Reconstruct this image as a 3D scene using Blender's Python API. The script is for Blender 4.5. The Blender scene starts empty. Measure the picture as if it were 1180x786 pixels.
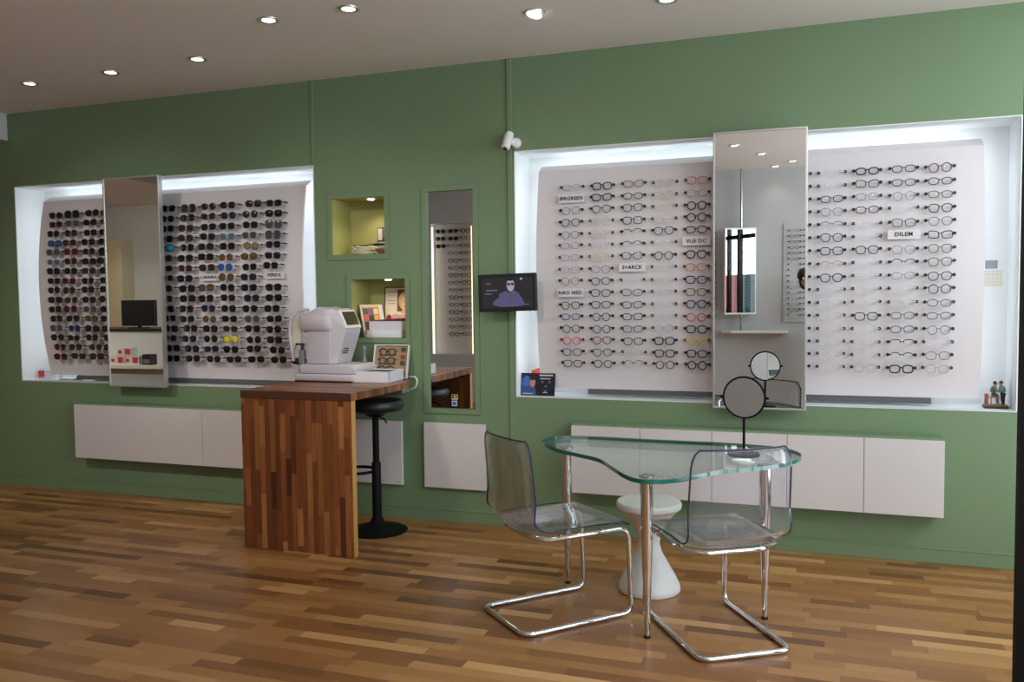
import bpy, bmesh, math, random
from mathutils import Vector, Matrix
random.seed(7)
PI = math.pi
sc = bpy.context.scene
COL = sc.collection

# ------------------------------------------------------------------ helpers
def lin(c):
    c = c / 255.0
    return c / 12.92 if c <= 0.04045 else ((c + 0.055) / 1.055) ** 2.4
def rgb(r, g, b): return (lin(r), lin(g), lin(b), 1.0)

class MB:
    """collects geometry for ONE mesh object"""
    def __init__(s): s.v = []; s.f = []; s.mi = []; s.cur = 0
    def add(s, vs, fs):
        n = len(s.v); s.v += [tuple(v) for v in vs]
        for f in fs: s.f.append([i + n for i in f]); s.mi.append(s.cur)
        return s
    def box(s, a, b):
        x0, y0, z0 = a; x1, y1, z1 = b
        x0, x1 = min(x0, x1), max(x0, x1); y0, y1 = min(y0, y1), max(y0, y1); z0, z1 = min(z0, z1), max(z0, z1)
        return s.add([(x0,y0,z0),(x1,y0,z0),(x1,y1,z0),(x0,y1,z0),(x0,y0,z1),(x1,y0,z1),(x1,y1,z1),(x0,y1,z1)],
                     [(0,3,2,1),(4,5,6,7),(0,1,5,4),(1,2,6,5),(2,3,7,6),(3,0,4,7)])
    def quad(s, a, b, c, d): return s.add([a,b,c,d], [(0,1,2,3)])
    def prism(s, poly, fn0, fn1):
        """poly of 2d points; fn0/fn1 map them to the two end caps"""
        n = len(poly)
        vs = [fn0(p) for p in poly] + [fn1(p) for p in poly]
        fs = [list(range(n))[::-1], list(range(n, 2*n))]
        fs += [(i, (i+1) % n, n + (i+1) % n, n + i) for i in range(n)]
        return s.add(vs, fs)
    def lathe(s, prof, c=(0,0,0), n=32, axis='z'):
        """prof: (r,h) list"""
        vs = []; fs = []; m = len(prof)
        for i in range(n):
            a = 2*PI*i/n
            for r, h in prof:
                p = (r*math.cos(a), r*math.sin(a), h)
                if axis == 'y': p = (p[0], h, p[1])
                if axis == 'x': p = (h, p[0], p[1])
                vs.append((p[0]+c[0], p[1]+c[1], p[2]+c[2]))
        for i in range(n):
            j = (i+1) % n
            for k in range(m-1): fs.append((i*m+k, j*m+k, j*m+k+1, i*m+k+1))
        s.add(vs, fs)
        nb = len(s.v) - len(vs)
        for k in (0, m-1):
            if prof[k][0] > 1e-6:
                ring = [nb + i*m + k for i in range(n)]
                s.f.append(ring if k else ring[::-1]); s.mi.append(s.cur)
        return s
    def tube(s, pts, r, n=10, closed=False, cap=True):
        pts = [Vector(p) for p in pts]; m = len(pts)
        rs = r if isinstance(r, (list, tuple)) else [r]*m
        def tan(i):
            if closed: return (pts[(i+1) % m] - pts[i-1]).normalized()
            return (pts[min(i+1, m-1)] - pts[max(i-1, 0)]).normalized()
        t = tan(0); up = Vector((0,0,1)) if abs(t.z) < .9 else Vector((1,0,0))
        nrm = (up - t*up.dot(t)).normalized()
        vs = []; fs = []
        for i in range(m):
            t = tan(i); nrm = (nrm - t*nrm.dot(t)).normalized(); b = t.cross(nrm)
            for k in range(n):
                a = 2*PI*k/n
                vs.append(pts[i] + (nrm*math.cos(a) + b*math.sin(a))*rs[i])
        for i in range(m if closed else m-1):
            j = (i+1) % m
            for k in range(n): fs.append((i*n+k, i*n+(k+1) % n, j*n+(k+1) % n, j*n+k))
        if cap and not closed: fs += [list(range(n))[::-1], list(range((m-1)*n, m*n))]
        return s.add(vs, fs)
    def ball(s, c, r, n=12, sc=(1,1,1)):
        prof = [(max(r*math.sin(PI*k/n), 0), -r*math.cos(PI*k/n)) for k in range(n+1)]
        a = len(s.v); s.lathe(prof, (0,0,0), n*2)
        for i in range(a, len(s.v)):
            x, y, z = s.v[i]; s.v[i] = (x*sc[0]+c[0], y*sc[1]+c[1], z*sc[2]+c[2])
        return s
    def xf(s, M, start=0):
        for i in range(start, len(s.v)): s.v[i] = tuple(M @ Vector(s.v[i]))
        return s
    def bm(s):
        b = bmesh.new(); vv = [b.verts.new(v) for v in s.v]
        for f, mi in zip(s.f, s.mi):
            try: fc = b.faces.new([vv[i] for i in f]); fc.material_index = mi
            except ValueError: pass
        return b
    def mesh(s, name, mats, smooth=None, bevel=0, seg=2, merge=True):
        b = s.bm()
        if merge: bmesh.ops.remove_doubles(b, verts=b.verts, dist=1e-5)
        bmesh.ops.recalc_face_normals(b, faces=b.faces)
        if bevel:
            es = [e for e in b.edges if len(e.link_faces) == 2 and e.calc_face_angle(0) > math.radians(35)]
            bmesh.ops.bevel(b, geom=es, offset=bevel, segments=seg, affect='EDGES', profile=.5, clamp_overlap=True)
        me = bpy.data.meshes.new(name); b.to_mesh(me); b.free()
        for m in (mats if isinstance(mats, (list, tuple)) else [mats]): me.materials.append(m)
        if smooth:
            for p in me.polygons: p.use_smooth = True
            me.set_sharp_from_angle(angle=math.radians(smooth))
        return me

def put(name, me, parent=None, label=None, cat=None, group=None, kind=None, loc=None, rot=None):
    o = bpy.data.objects.new(name, me); COL.objects.link(o)
    if parent: o.parent = parent
    if loc is not None: o.location = loc
    if rot is not None: o.rotation_euler = rot
    if label: o['label'] = label
    if cat: o['category'] = cat
    if group: o['group'] = group
    if kind: o['kind'] = kind
    return o
def obj(name, mb, mats, parent=None, smooth=None, bevel=0, seg=2, **k):
    return put(name, mb.mesh(name, mats, smooth, bevel, seg), parent, **k)
def thing(name, label, cat, loc=(0,0,0), rz=0, group=None):
    return put(name, None, None, label, cat, group, None, loc, (0,0,rz))
def struct(name, mb, mats, parent=None, smooth=None, bevel=0, **k):
    return obj(name, mb, mats, parent, smooth, bevel, kind='structure', **k)

def fillet(pts, rad, n=6):
    """round the corners of a 3d polyline"""
    P = [Vector(p) for p in pts]; out = [P[0]]
    for i in range(1, len(P)-1):
        a, b, c = P[i-1], P[i], P[i+1]
        u = (a-b).normalized(); v = (c-b).normalized(); ang = u.angle(v)
        r = rad[i] if isinstance(rad, dict) and i in rad else (rad if not isinstance(rad, dict) else .03)
        d = min(r / math.tan(ang/2), (a-b).length*.49, (c-b).length*.49)
        p0 = b+u*d; p1 = b+v*d
        for k in range(n+1):
            t = k/n; out.append(p0*(1-t)**2 + b*2*t*(1-t) + p1*t*t)
    out.append(P[-1]); return out

def text_mesh(s, size, mat, ext=.0006, align='CENTER', space=1.0):
    cu = bpy.data.curves.new('lettering', 'FONT'); cu.body = s; cu.size = size; cu.extrude = ext
    cu.align_x = align; cu.align_y = 'CENTER'; cu.space_character = space; cu.resolution_u = 2; cu.offset = size*.022
    t = bpy.data.objects.new('lettering', cu); COL.objects.link(t)
    dg = bpy.context.evaluated_depsgraph_get()
    me = bpy.data.meshes.new_from_object(t.evaluated_get(dg))
    bpy.data.objects.remove(t); bpy.data.curves.remove(cu)
    me.materials.clear(); me.materials.append(mat); me.name = 'lettering'
    return me
FACE = (PI/2, 0, 0)      # lies text (xy) up against a wall, facing -y

# ------------------------------------------------------------------ materials
def new_mat(name):
    m = bpy.data.materials.new(name); m.use_nodes = True
    nt = m.node_tree
    return m, nt, nt.nodes['Principled BSDF'], nt.nodes['Material Output']
def pm(name, col, rough=.5, metal=0, spec=.5, emit=None, es=0, noise=0, nscale=40, bump=0, coat=0):
    m, nt, b, out = new_mat(name)
    b.inputs['Base Color'].default_value = col; b.inputs['Roughness'].default_value = rough
    b.inputs['Metallic'].default_value = metal; b.inputs['Specular IOR Level'].default_value = spec
    b.inputs['Coat Weight'].default_value = coat
    if emit: b.inputs['Emission Color'].default_value = emit; b.inputs['Emission Strength'].default_value = es
    if noise or bump:
        tc = nt.nodes.new('ShaderNodeTexCoord'); n = nt.nodes.new('ShaderNodeTexNoise')
        n.inputs['Scale'].default_value = nscale; n.inputs['Detail'].default_value = 4
        nt.links.new(tc.outputs['Object'], n.inputs['Vector'])
        if noise:
            mx = nt.nodes.new('ShaderNodeMix'); mx.data_type = 'RGBA'
            mx.inputs[6].default_value = tuple(c*(1-noise) for c in col[:3]) + (1,)
            mx.inputs[7].default_value = tuple(min(1, c*(1+noise)) for c in col[:3]) + (1,)
            nt.links.new(n.outputs['Fac'], mx.inputs[0]); nt.links.new(mx.outputs[2], b.inputs['Base Color'])
        if bump:
            bp = nt.nodes.new('ShaderNodeBump'); bp.inputs['Strength'].default_value = bump; bp.inputs['Distance'].default_value = .002
            nt.links.new(n.outputs['Fac'], bp.inputs['Height']); nt.links.new(bp.outputs['Normal'], b.inputs['Normal'])
    return m
def glow(name, col, s):
    m, nt, b, out = new_mat(name); nt.nodes.remove(b)
    e = nt.nodes.new('ShaderNodeEmission'); e.inputs[0].default_value = col; e.inputs[1].default_value = s
    nt.links.new(e.outputs[0], out.inputs[0]); return m
def thin_glass(name, tint=(1,1,1,1), refl=(1,1,1,1), boost=1.0, haze=None, hazew=0, rough=.02):
    """sheet glass: clear transmission plus fresnel reflection"""
    m, nt, b, out = new_mat(name); nt.nodes.remove(b)
    t = nt.nodes.new('ShaderNodeBsdfTransparent'); t.inputs[0].default_value = tint
    g = nt.nodes.new('ShaderNodeBsdfGlossy'); g.inputs[0].default_value = refl; g.inputs['Roughness'].default_value = rough
    lw = nt.nodes.new('ShaderNodeLayerWeight'); lw.inputs[0].default_value = .22
    mul = nt.nodes.new('ShaderNodeMath'); mul.operation = 'MULTIPLY'; mul.inputs[1].default_value = boost
    nt.links.new(lw.outputs['Fresnel'], mul.inputs[0])
    mix = nt.nodes.new('ShaderNodeMixShader'); nt.links.new(mul.outputs[0], mix.inputs[0])
    last = t
    if haze:
        d = nt.nodes.new('ShaderNodeBsdfDiffuse'); d.inputs[0].default_value = haze
        mh = nt.nodes.new('ShaderNodeMixShader'); mh.inputs[0].default_value = hazew
        nt.links.new(t.outputs[0], mh.inputs[1]); nt.links.new(d.outputs[0], mh.inputs[2]); last = mh
    nt.links.new(last.outputs[0], mix.inputs[1]); nt.links.new(g.outputs[0], mix.inputs[2])
    nt.links.new(mix.outputs[0], out.inputs[0]); return m

def strip_wood(name, across, along, w, L, stops, rough=.4, grain=.35, gap=.02, coat=0, spec=.5):
    """wood laid in staves: 'across' / 'along' are the object axes (0,1,2)"""
    m, nt, b, out = new_mat(name); N = nt.nodes.new; K = nt.links.new
    tc = N('ShaderNodeTexCoord'); sp = N('ShaderNodeSeparateXYZ'); K(tc.outputs['Object'], sp.inputs[0])
    def math_(op, a, bb=None):
        n = N('ShaderNodeMath'); n.operation = op
        for i, q in enumerate((a, bb)):
            if q is None: continue
            if isinstance(q, (int, float)): n.inputs[i].default_value = q
            else: K(q, n.inputs[i])
        return n.outputs[0]
    u = math_('DIVIDE', sp.outputs[across], w); row = math_('FLOOR', u)
    wn = N('ShaderNodeTexWhiteNoise'); wn.noise_dimensions = '1D'; K(row, wn.inputs['W'])
    off = math_('MULTIPLY', wn.outputs['Value'], 17.3)
    v = math_('ADD', math_('DIVIDE', sp.outputs[along], L), off)
    # uneven lengths
    vj = math_('ADD', v, math_('MULTIPLY', math_('SINE', math_('MULTIPLY', v, 2.4)), .28))
    col = math_('FLOOR', vj)
    cb = N('ShaderNodeCombineXYZ'); K(row, cb.inputs[0]); K(col, cb.inputs[1])
    w2 = N('ShaderNodeTexWhiteNoise'); w2.noise_dimensions = '2D'; K(cb.outputs[0], w2.inputs['Vector'])
    ramp = N('ShaderNodeValToRGB'); el = ramp.color_ramp.elements
    el[0].position = stops[0][0]; el[0].color = stops[0][1]; el[1].position = stops[-1][0]; el[1].color = stops[-1][1]
    for p, c in stops[1:-1]: e = el.new(p); e.color = c
    K(w2.outputs['Value'], ramp.inputs[0])
    # grain, stretched along the stave and shifted per stave
    cg = N('ShaderNodeCombineXYZ'); K(math_('MULTIPLY', sp.outputs[across], 90), cg.inputs[0])
    K(math_('MULTIPLY', sp.outputs[along], 5), cg.inputs[1]); K(math_('MULTIPLY', w2.outputs['Value'], 40), cg.inputs[2])
    ns = N('ShaderNodeTexNoise'); ns.inputs['Scale'].default_value = 1; ns.inputs['Detail'].default_value = 5; K(cg.outputs[0], ns.inputs['Vector'])
    gr = math_('ADD', math_('MULTIPLY', math_('SUBTRACT', ns.outputs['Fac'], .5), grain*2), 1)
    # seam lines
    fr = math_('FRACT', u); ed = math_('MINIMUM', fr, math_('SUBTRACT', 1, fr))
    frv = math_('FRACT', vj); edv = math_('MINIMUM', frv, math_('SUBTRACT', 1, frv))
    seam = math_('MINIMUM', math_('MULTIPLY', ed, 1/gap), math_('MULTIPLY', edv, 1/(gap*w/L)))
    seam = math_('ADD', math_('MULTIPLY', math_('MINIMUM', seam, 1), .3), .7)
    vm = N('ShaderNodeVectorMath'); vm.operation = 'SCALE'; K(ramp.outputs[0], vm.inputs[0]); K(math_('MULTIPLY', gr, seam), vm.inputs['Scale'])
    K(vm.outputs[0], b.inputs['Base Color'])
    b.inputs['Specular IOR Level'].default_value = spec
    b.inputs['Coat Weight'].default_value = coat; b.inputs['Coat Roughness'].default_value = .25
    r = math_('ADD', math_('MULTIPLY', ns.outputs['Fac'], .15), rough - .07); K(r, b.inputs['Roughness'])
    return m

M = {}
M['green'] = pm('green_wall_paint', rgb(116,140,106), .55, noise=.03, nscale=3, bump=.04)
M['green_lamplit'] = pm('green_niche_lamplit', rgb(168,166,104), .6)  # yellow cast of the niche lamps is put into this green
M['white_wall'] = pm('white_wall_paint', rgb(190,190,191), .7, noise=.02, nscale=3)
M['beige_wall'] = pm('beige_wall_paint', rgb(190,178,150), .7, noise=.03, nscale=3)
M['ceil'] = pm('ceiling_paint', rgb(228,221,216), .8, noise=.02, nscale=2)
M['white_niche'] = pm('white_niche_paint', rgb(232,236,238), .6)
M['panel'] = pm('white_display_laminate', rgb(222,216,220), .5)
M['lacquer'] = pm('white_lacquer', rgb(214,208,208), .35, noise=.015, nscale=6)
M['white_pl'] = pm('white_plastic', rgb(235,235,235), .3)
M['offwhite_pl'] = pm('warm_grey_plastic', rgb(198,191,198), .4)
M['grey_pl'] = pm('grey_plastic', rgb(120,120,124), .45)
M['black_pl'] = pm('black_plastic', rgb(18,18,20), .4)
M['black_mt'] = pm('black_painted_metal', rgb(14,14,16), .65, spec=.15)
M['black_lea'] = pm('black_leatherette', rgb(20,20,24), .45, bump=.2, nscale=120)
M['dark_bar'] = pm('dark_grey_metal', rgb(92,92,94), .5)
M['alu'] = pm('brushed_aluminium', rgb(205,202,200), .35, .85)
M['chrome'] = pm('chrome', rgb(225,225,228), .08, 1.0)
M['steel'] = pm('polished_steel', rgb(190,188,186), .18, 1.0)
M['mirror'] = pm('mirror_silver', (.86,.87,.86,1), .0, 1.0)
M['mirror_small'] = pm('mirror_silver_small', (.85,.85,.84,1), .02, 1.0)
M['led'] = glow('led_cool_white', (.88,.97,1,1), 7.5)
M['led_warm'] = glow('led_warm_white', (1,.85,.55,1), 2.2)
M['spot'] = glow('spotlight_lens', (1,.97,.9,1), 6)
M['ink'] = pm('black_ink', rgb(24,24,26), .6)
M['peg'] = pm('black_rubber', rgb(14,14,16), .5)
M['table_glass'] = thin_glass('table_glass', (.90,.975,.945,1), boost=.5)
M['table_edge'] = pm('glass_edge_green', rgb(28,116,100), .06, spec=.8)
M['pane'] = thin_glass('window_glass', (.97,.99,.98,1), boost=.35)
M['acrylic'] = thin_glass('clear_acrylic', (.965,.965,.98,1), boost=.75, haze=rgb(235,235,245), hazew=.05, rough=.04)
M['acrylic_edge'] = thin_glass('acrylic_edge', (.42,.44,.58,1), boost=1.2, haze=rgb(70,74,112), hazew=.55, rough=.05)
M['lens_clear'] = thin_glass('clear_lens', (.97,.975,.98,1), boost=.5, haze=rgb(235,238,245), hazew=.07)
M['floor'] = strip_wood('parquet_strip_floor', 1, 0, .066, .42,
    [(0, rgb(108,70,37)), (.12, rgb(136,89,47)), (.35, rgb(156,107,60)), (.6, rgb(165,116,66)), (.88, rgb(179,130,79)), (1, rgb(202,154,102))], .34, .16, .03)
M['desk_v'] = strip_wood('dark_stave_wood_upright', 0, 2, .036, .36,
    [(0, rgb(62,30,18)), (.15, rgb(96,50,26)), (.5, rgb(124,70,36)), (.8, rgb(142,86,46)), (1, rgb(170,114,66))], .42, .5, .02)
M['desk_h'] = strip_wood('dark_stave_wood_top', 1, 0, .043, .34,
    [(0, rgb(70,38,22)), (.3, rgb(112,66,36)), (.7, rgb(140,88,50)), (1, rgb(160,108,64))], .35, .3, .02)
M['wood_end'] = pm('oak_edge', rgb(196,146,82), .5, noise=.2, nscale=60)
M['pavement'] = pm('grey_paving', rgb(150,150,148), .9, noise=.15, nscale=8)
M['facade'] = pm('teal_grey_facade', rgb(112,140,146), .8, noise=.1, nscale=2)
M['red_gloss'] = pm('red_gloss', rgb(220,44,40), .35)
M['leafgreen'] = pm('leaf_green', rgb(70,110,60), .6, noise=.3, nscale=20)
M['terracotta'] = pm('terracotta', rgb(170,96,66), .8)
M['skin'] = pm('skin', rgb(214,160,130), .55)
M['skin_dark'] = pm('painted_skin', rgb(190,140,112), .5)
M['hair'] = pm('dark_hair', rgb(34,24,20), .6, bump=.4, nscale=200)
M['cloth_dark'] = pm('dark_jersey', rgb(40,44,56), .9, bump=.2, nscale=300)
M['denim'] = pm('denim', rgb(50,62,88), .9, bump=.2, nscale=300)
M['shoe'] = pm('shoe_leather', rgb(40,30,26), .5)
_mc = {}
def cm(r, g, b, rough=.5):
    k = (r, g, b, rough)
    if k not in _mc: _mc[k] = pm('paint_%02x%02x%02x' % (r, g, b), rgb(r, g, b), rough)
    return _mc[k]

# ------------------------------------------------------------------ the room
CEIL = 3.0
XL, XR, YF = -11.5, 1.9, -5.9
LN = (-6.05, -3.285, .863, 2.415)     # left display niche  x0,x1,z0,z1
RN = (-1.800, 1.0135, .856, 2.413)    # right display niche
SN1 = (-3.138, -2.735, 1.795, 2.182)  # upper little niche
SN2 = (-3.000, -2.590, 1.226, 1.627)  # lower little niche
CM = (-2.424, -2.092, .760, 2.195)    # recessed mirror
holes = [LN, RN, SN1, SN2, CM]
def wall_mesh(x0, x1, z0, z1, y, holes, mb):
    xs = sorted({x0, x1} | {h[0] for h in holes} | {h[1] for h in holes}); zs = sorted({z0, z1} | {h[2] for h in holes} | {h[3] for h in holes})
    for a, b in zip(xs, xs[1:]):
        for c, d in zip(zs, zs[1:]):
            mx, mz = (a+b)/2, (c+d)/2
            if any(h[0] < mx < h[1] and h[2] < mz < h[3] for h in holes): continue
            mb.quad((a,y,c),(b,y,c),(b,y,d),(a,y,d))
    return mb
struct('wall_back', wall_mesh(-6.9, XR, 0, CEIL, 0, holes, MB()), M['green'])
struct('wall_back_extension', MB().quad((XL,0,0),(-6.9,0,0),(-6.9,0,CEIL),(XL,0,CEIL)), M['beige_wall'])
def niche(name, h, dep, mat):
    x0, x1, z0, z1 = h; mb = MB()
    mb.quad((x0,dep,z0),(x1,dep,z0),(x1,dep,z1),(x0,dep,z1))
    mb.quad((x0,0,z0),(x0,dep,z0),(x0,dep,z1),(x0,0,z1)); mb.quad((x1,dep,z0),(x1,0,z0),(x1,0,z1),(x1,dep,z1))
    mb.quad((x0,0,z0),(x1,0,z0),(x1,dep,z0),(x0,dep,z0)); mb.quad((x0,dep,z1),(x1,dep,z1),(x1,0,z1),(x0,0,z1))
    return struct(name, mb, mat)
ND = .28
niche('trim_1', LN, ND, M['white_niche']); niche('trim_2', RN, ND, M['white_niche'])
niche('trim_3', SN1, .24, M['green_lamplit']); niche('trim_4', SN2, .24, M['green_lamplit'])
niche('trim_5', CM, .02, M['green'])
def frame_trim(name, h, w, t, mat):
    x0, x1, z0, z1 = h; mb = MB()
    mb.box((x0-w,-t,z0-w),(x1+w,0,z0)); mb.box((x0-w,-t,z1),(x1+w,0,z1+w)); mb.box((x0-w,-t,z0),(x0,0,z1)); mb.box((x1,-t,z0),(x1+w,0,z1))
    return struct(name, mb, mat, bevel=.002)
frame_trim('trim_6', SN1, .035, .008, M['green']); frame_trim('trim_7', SN2, .035, .008, M['green']); frame_trim('trim_8', CM, .035, .008, M['green'])
for nm, h in (('trim_9', LN), ('trim_10', RN)):
    frame_trim(nm, h, .006, .004, M['white_niche'])
struct('trim_11', MB().box((-1.850,-.010,0),(-1.818,0,CEIL)), M['green'], bevel=.003)
struct('trim_12', MB().box((-3.292,-.006,2.424),(-3.268,0,CEIL)), M['green'], bevel=.002)
struct('baseboard_back', MB().box((-6.9,-.016,0),(XR,0,.082)).box((-6.9,-.019,.078),(XR,0,.086)), M['green'], bevel=.002)
struct('floor', MB().quad((XL,YF,0),(XR,YF,0),(XR,.0,0),(XL,.0,0)), M['floor'])
struct('ceiling', MB().quad((XL,YF,CEIL),(XL,0,CEIL),(XR,0,CEIL),(XR,YF,CEIL)), M['ceil'])
struct('trim_13', MB().box((-6.9,-5.6,2.79),(-6.105,-.002,CEIL)), M['white_wall'])
OPN = (-5.15, -4.52, .685, 2.54)
struct('wall_front', wall_mesh(XL, XR, 0, CEIL, YF, [OPN], MB()), M['white_wall'])
mb = MB(); x0,x1,z0,z1 = OPN; d = YF-.14
mb.quad((x0,d,z0),(x1,d,z0),(x1,d,z1),(x0,d,z1)); mb.quad((x0,YF,z0),(x0,d,z0),(x0,d,z1),(x0,YF,z1)); mb.quad((x1,d,z0),(x1,YF,z0),(x1,YF,z1),(x1,d,z1))
mb.quad((x0,YF,z0),(x1,YF,z0),(x1,d,z0),(x0,d,z0)); mb.quad((x0,d,z1),(x1,d,z1),(x1,YF,z1),(x0,YF,z1))
struct('trim_14', mb, M['white_niche'])
struct('wall_left', MB().quad((XL,YF,0),(XL,0,0),(XL,0,CEIL),(XL,YF,CEIL)), M['beige_wall'])
struct('trim_15', MB().box((-11.0,YF,0),(-10.25,YF+.25,2.45)), M['beige_wall'])      # pillar behind the counter
struct('trim_16', MB().box((-9.52,YF,0),(-9.44,YF+.05,2.45)), pm('dark_brown_trim', rgb(96,78,60), .5))
# shop front on the right: black frame with three tall panes
wf = MB(); ys = [-5.9,-4.5,-2.9,-1.5,-.06]
for y in ys: wf.box((XR-.03,y-.03,0),(XR+.03,y+.03,CEIL))
for z in (.0,.12,2.45,CEIL-.08): wf.box((XR-.03,-5.9,z),(XR+.03,-.03,z+.07))
win = struct('window_1', wf, M['black_mt'])
for a, b in zip(ys, ys[1:]):
    put('pane', MB().quad((XR,a+.03,.19),(XR,b-.03,.19),(XR,b-.03,2.45),(XR,a+.03,2.45)).mesh('pane', M['pane']), win)
    put('pane', MB().quad((XR,a+.03,2.52),(XR,b-.03,2.52),(XR,b-.03,2.92),(XR,a+.03,2.92)).mesh('pane', M['pane']), win)
# black framed glass door standing open beside the camera's view
dr = MB()
DX, DY = .645, -1.9
dr.box((DX,DY-.05,.012),(DX+.08,DY,2.80)); dr.box((1.78,DY-.05,.012),(1.865,DY,2.80)); dr.box((DX+.08,DY-.05,.012),(1.78,DY,.14)); dr.box((DX+.08,DY-.05,2.70),(1.78,DY,2.80))
door = struct('door_1', dr, M['black_mt'])
put('pane', MB().quad((DX+.08,DY-.025,.14),(1.78,DY-.025,.14),(1.78,DY-.025,2.70),(DX+.08,DY-.025,2.70)).mesh('pane', M['pane']), door)
obj('handle', MB().tube(fillet([(DX+.055,DY,.95),(DX+.055,DY+.06,.95),(DX+.055,DY+.06,1.25),(DX+.055,DY,1.25)],.02),.009), M['steel'], door, smooth=40)
# outside the shop front, seen only in mirrors
struct('ground', MB().quad((XR,-14,-.05),(14,-14,-.05),(14,18,-.05),(XR,18,-.05)), M['pavement'])
fc = MB().box((9,-14,0),(9.5,18,5.2))
fac = struct('building_facade', fc, M['facade'])
for y in (-9,-6,-3,0,3,6,9,12):
    put('facade_window', MB().box((8.93,y-.9,.6),(9.0,y+.9,2.7)).mesh('facade_window', [M['black_mt']]), fac)
    put('facade_window', MB().box((8.93,y-.7,3.3),(9.0,y+.7,4.7)).mesh('facade_window', [M['black_mt']]), fac)

# ------------------------------------------------------------------ recessed ceiling spots
SPOTS = [(-5.10,-.66),(-4.37,-.68),(-3.64,-.72),(-2.78,-1.19),(-2.29,-1.19),(-1.41,-.78),(-.72,-.72),
         (-.78,-4.06),(-.55,-4.70),(-.25,-5.37),(-.45,-5.80+.1),(-5.23,-5.2),(-8.6,-1.6),(-9.8,-3.2),(-7.6,-2.4),(-9.9,-4.9),(-8.3,-5.0)]  # entries past the green wall's left end: unseen, added to brighten the reception
SLAB = ['first ceiling spotlight from the left, small round and recessed','second ceiling spotlight from the left along the green wall',
        'third ceiling spotlight from the left, recessed above the sunglasses display','fourth ceiling spotlight from the left, set further from the wall',
        'fifth ceiling spotlight from the left, set further from the wall','tilted ceiling spotlight in a ring above the white security camera',
        'ceiling spotlight cut by the top of the photo, right of centre']
for i, (x, y) in enumerate(SPOTS):
    t = thing('ceiling_spotlight', SLAB[i] if i < 7 else 'added ceiling spotlight, out of view, brightening the reception corner' if i > 11 else 'ceiling spotlight reflected in the %s, %s' % (('tall right mirror','first from its left'),('tall right mirror','second'),('tall right mirror','right one of the upper row'),('tall right mirror','lowest one'),('narrow recessed mirror','a small bright dash'))[i-7], 'spotlight', (x,y,CEIL), 0, 'recessed ceiling spotlights')
    obj('trim_ring', MB().lathe([(.042,-.004),(.055,-.006),(.058,-.001),(.058,0)], n=28), M['alu'], t, smooth=40)
    big = i in (5,)
    ln = obj('lamp_lens', MB().lathe([(0,-.004),(.036,-.004),(.042,-.001)], n=24), M['spot'], t, smooth=40)
    if big: ln.rotation_euler = (-.25,.15,0); ln.location = (0,0,-.012)
    L = bpy.data.lights.new('spot_lamp', 'SPOT'); L.energy = 45 if i > 11 else (3 if 6 < i < 12 else 5); L.spot_size = 1.9; L.spot_blend = .9; L.color = (1,.93,.82); L.shadow_soft_size = .04
    lo = bpy.data.objects.new('spot_lamp', L); COL.objects.link(lo); lo.location = (x,y,(CEIL)-.03)

# ------------------------------------------------------------------ display panels
class Panel:
    def __init__(s, x0, x1, z0, z1, ymid, bow):
        s.x0, s.x1, s.z0, s.z1, s.ymid, s.bow = x0, x1, z0, z1, ymid, bow
    def y(s, z):
        zc = (s.z0+s.z1)/2; hz = (s.z1-s.z0)/2
        return s.ymid + s.bow*((z-zc)/hz)**2 + max(0, z-(s.z1-.045))*1.3
    def mesh(s, name, mat, n=28, th=.012):
        mb = MB(); pts = sorted([s.z0+(s.z1-s.z0)*k/n for k in range(n+1)] + [s.z1-.045])
        poly = [(s.y(z), z) for z in pts] + [(s.y(z)+th, z) for z in pts[::-1]]
        m = len(pts); vs = []; fs = []
        for x in (s.x0, s.x1): vs += [(x,)+p for p in poly]
        N = 2*m
        for i in range(N): fs.append((i, (i+1) % N, N+(i+1) % N, N+i))
        for i in range(m-1): fs.append((i, i+1, N-2-i, N-1-i)); fs.append((N+i, N+N-1-i, N+N-2-i, N+i+1))
        mb.add(vs, fs); return mb.mesh(name, mat, 40)
LP = Panel(-5.86, -3.405, .905, 2.345, .02, .085)
RP = Panel(-1.672, .857, .905, 2.335, .02, .085)
CC = .0
def panel(P, label):
    t = put('display_panel', P.mesh('display_panel', M['panel']), None, label, 'display panel', 'bowed white display panels')
    return t
lpan = panel(LP, 'bowed white display panel holding the rows of dark sunglasses, left niche')
rpan = panel(RP, 'bowed white display panel holding the rows of eyeglasses, right niche')
# support bars and LED strips belong to their panel
for pan, P, bx in ((lpan, LP, (-5.60,-3.45)), (rpan, RP, (-1.36,.62))):
    obj('support_bar', MB().box((bx[0],P.y(P.z0)+.005,P.z0-.036),(bx[1],P.y(P.z0)+.05,P.z0-.003)), M['dark_bar'], pan, bevel=.003)
    for x in (P.x0+.05, P.x1-.05):
        mb = MB(); zs = [P.z0+.04+(P.z1-P.z0-.08)*k/12 for k in range(13)]
        for z, z2 in zip(zs, zs[1:]): mb.box((x-.010,P.y((z+z2)/2)+.035,z),(x+.010,P.y((z+z2)/2)+.047,z2))
        obj('led_strip', mb, M['led'], pan)
    obj('led_strip', MB().box((P.x0+.05,P.y(P.z1)+.035,P.z1-.06),(P.x1-.05,P.y(P.z1)+.047,P.z1-.035)), M['led'], pan)
    for x in (P.x0+.4, P.x1-.4):
        for z in (P.z0+.25, P.z1-.25): obj('bracket', MB().box((x-.02,P.y(z)+.012,z-.02),(x+.02,ND,z+.02)), M['alu'], pan)
NR = 16
def rowz(P, r, top=2.182, bot=1.077): return top + (bot-top)*r/15.0

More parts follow.
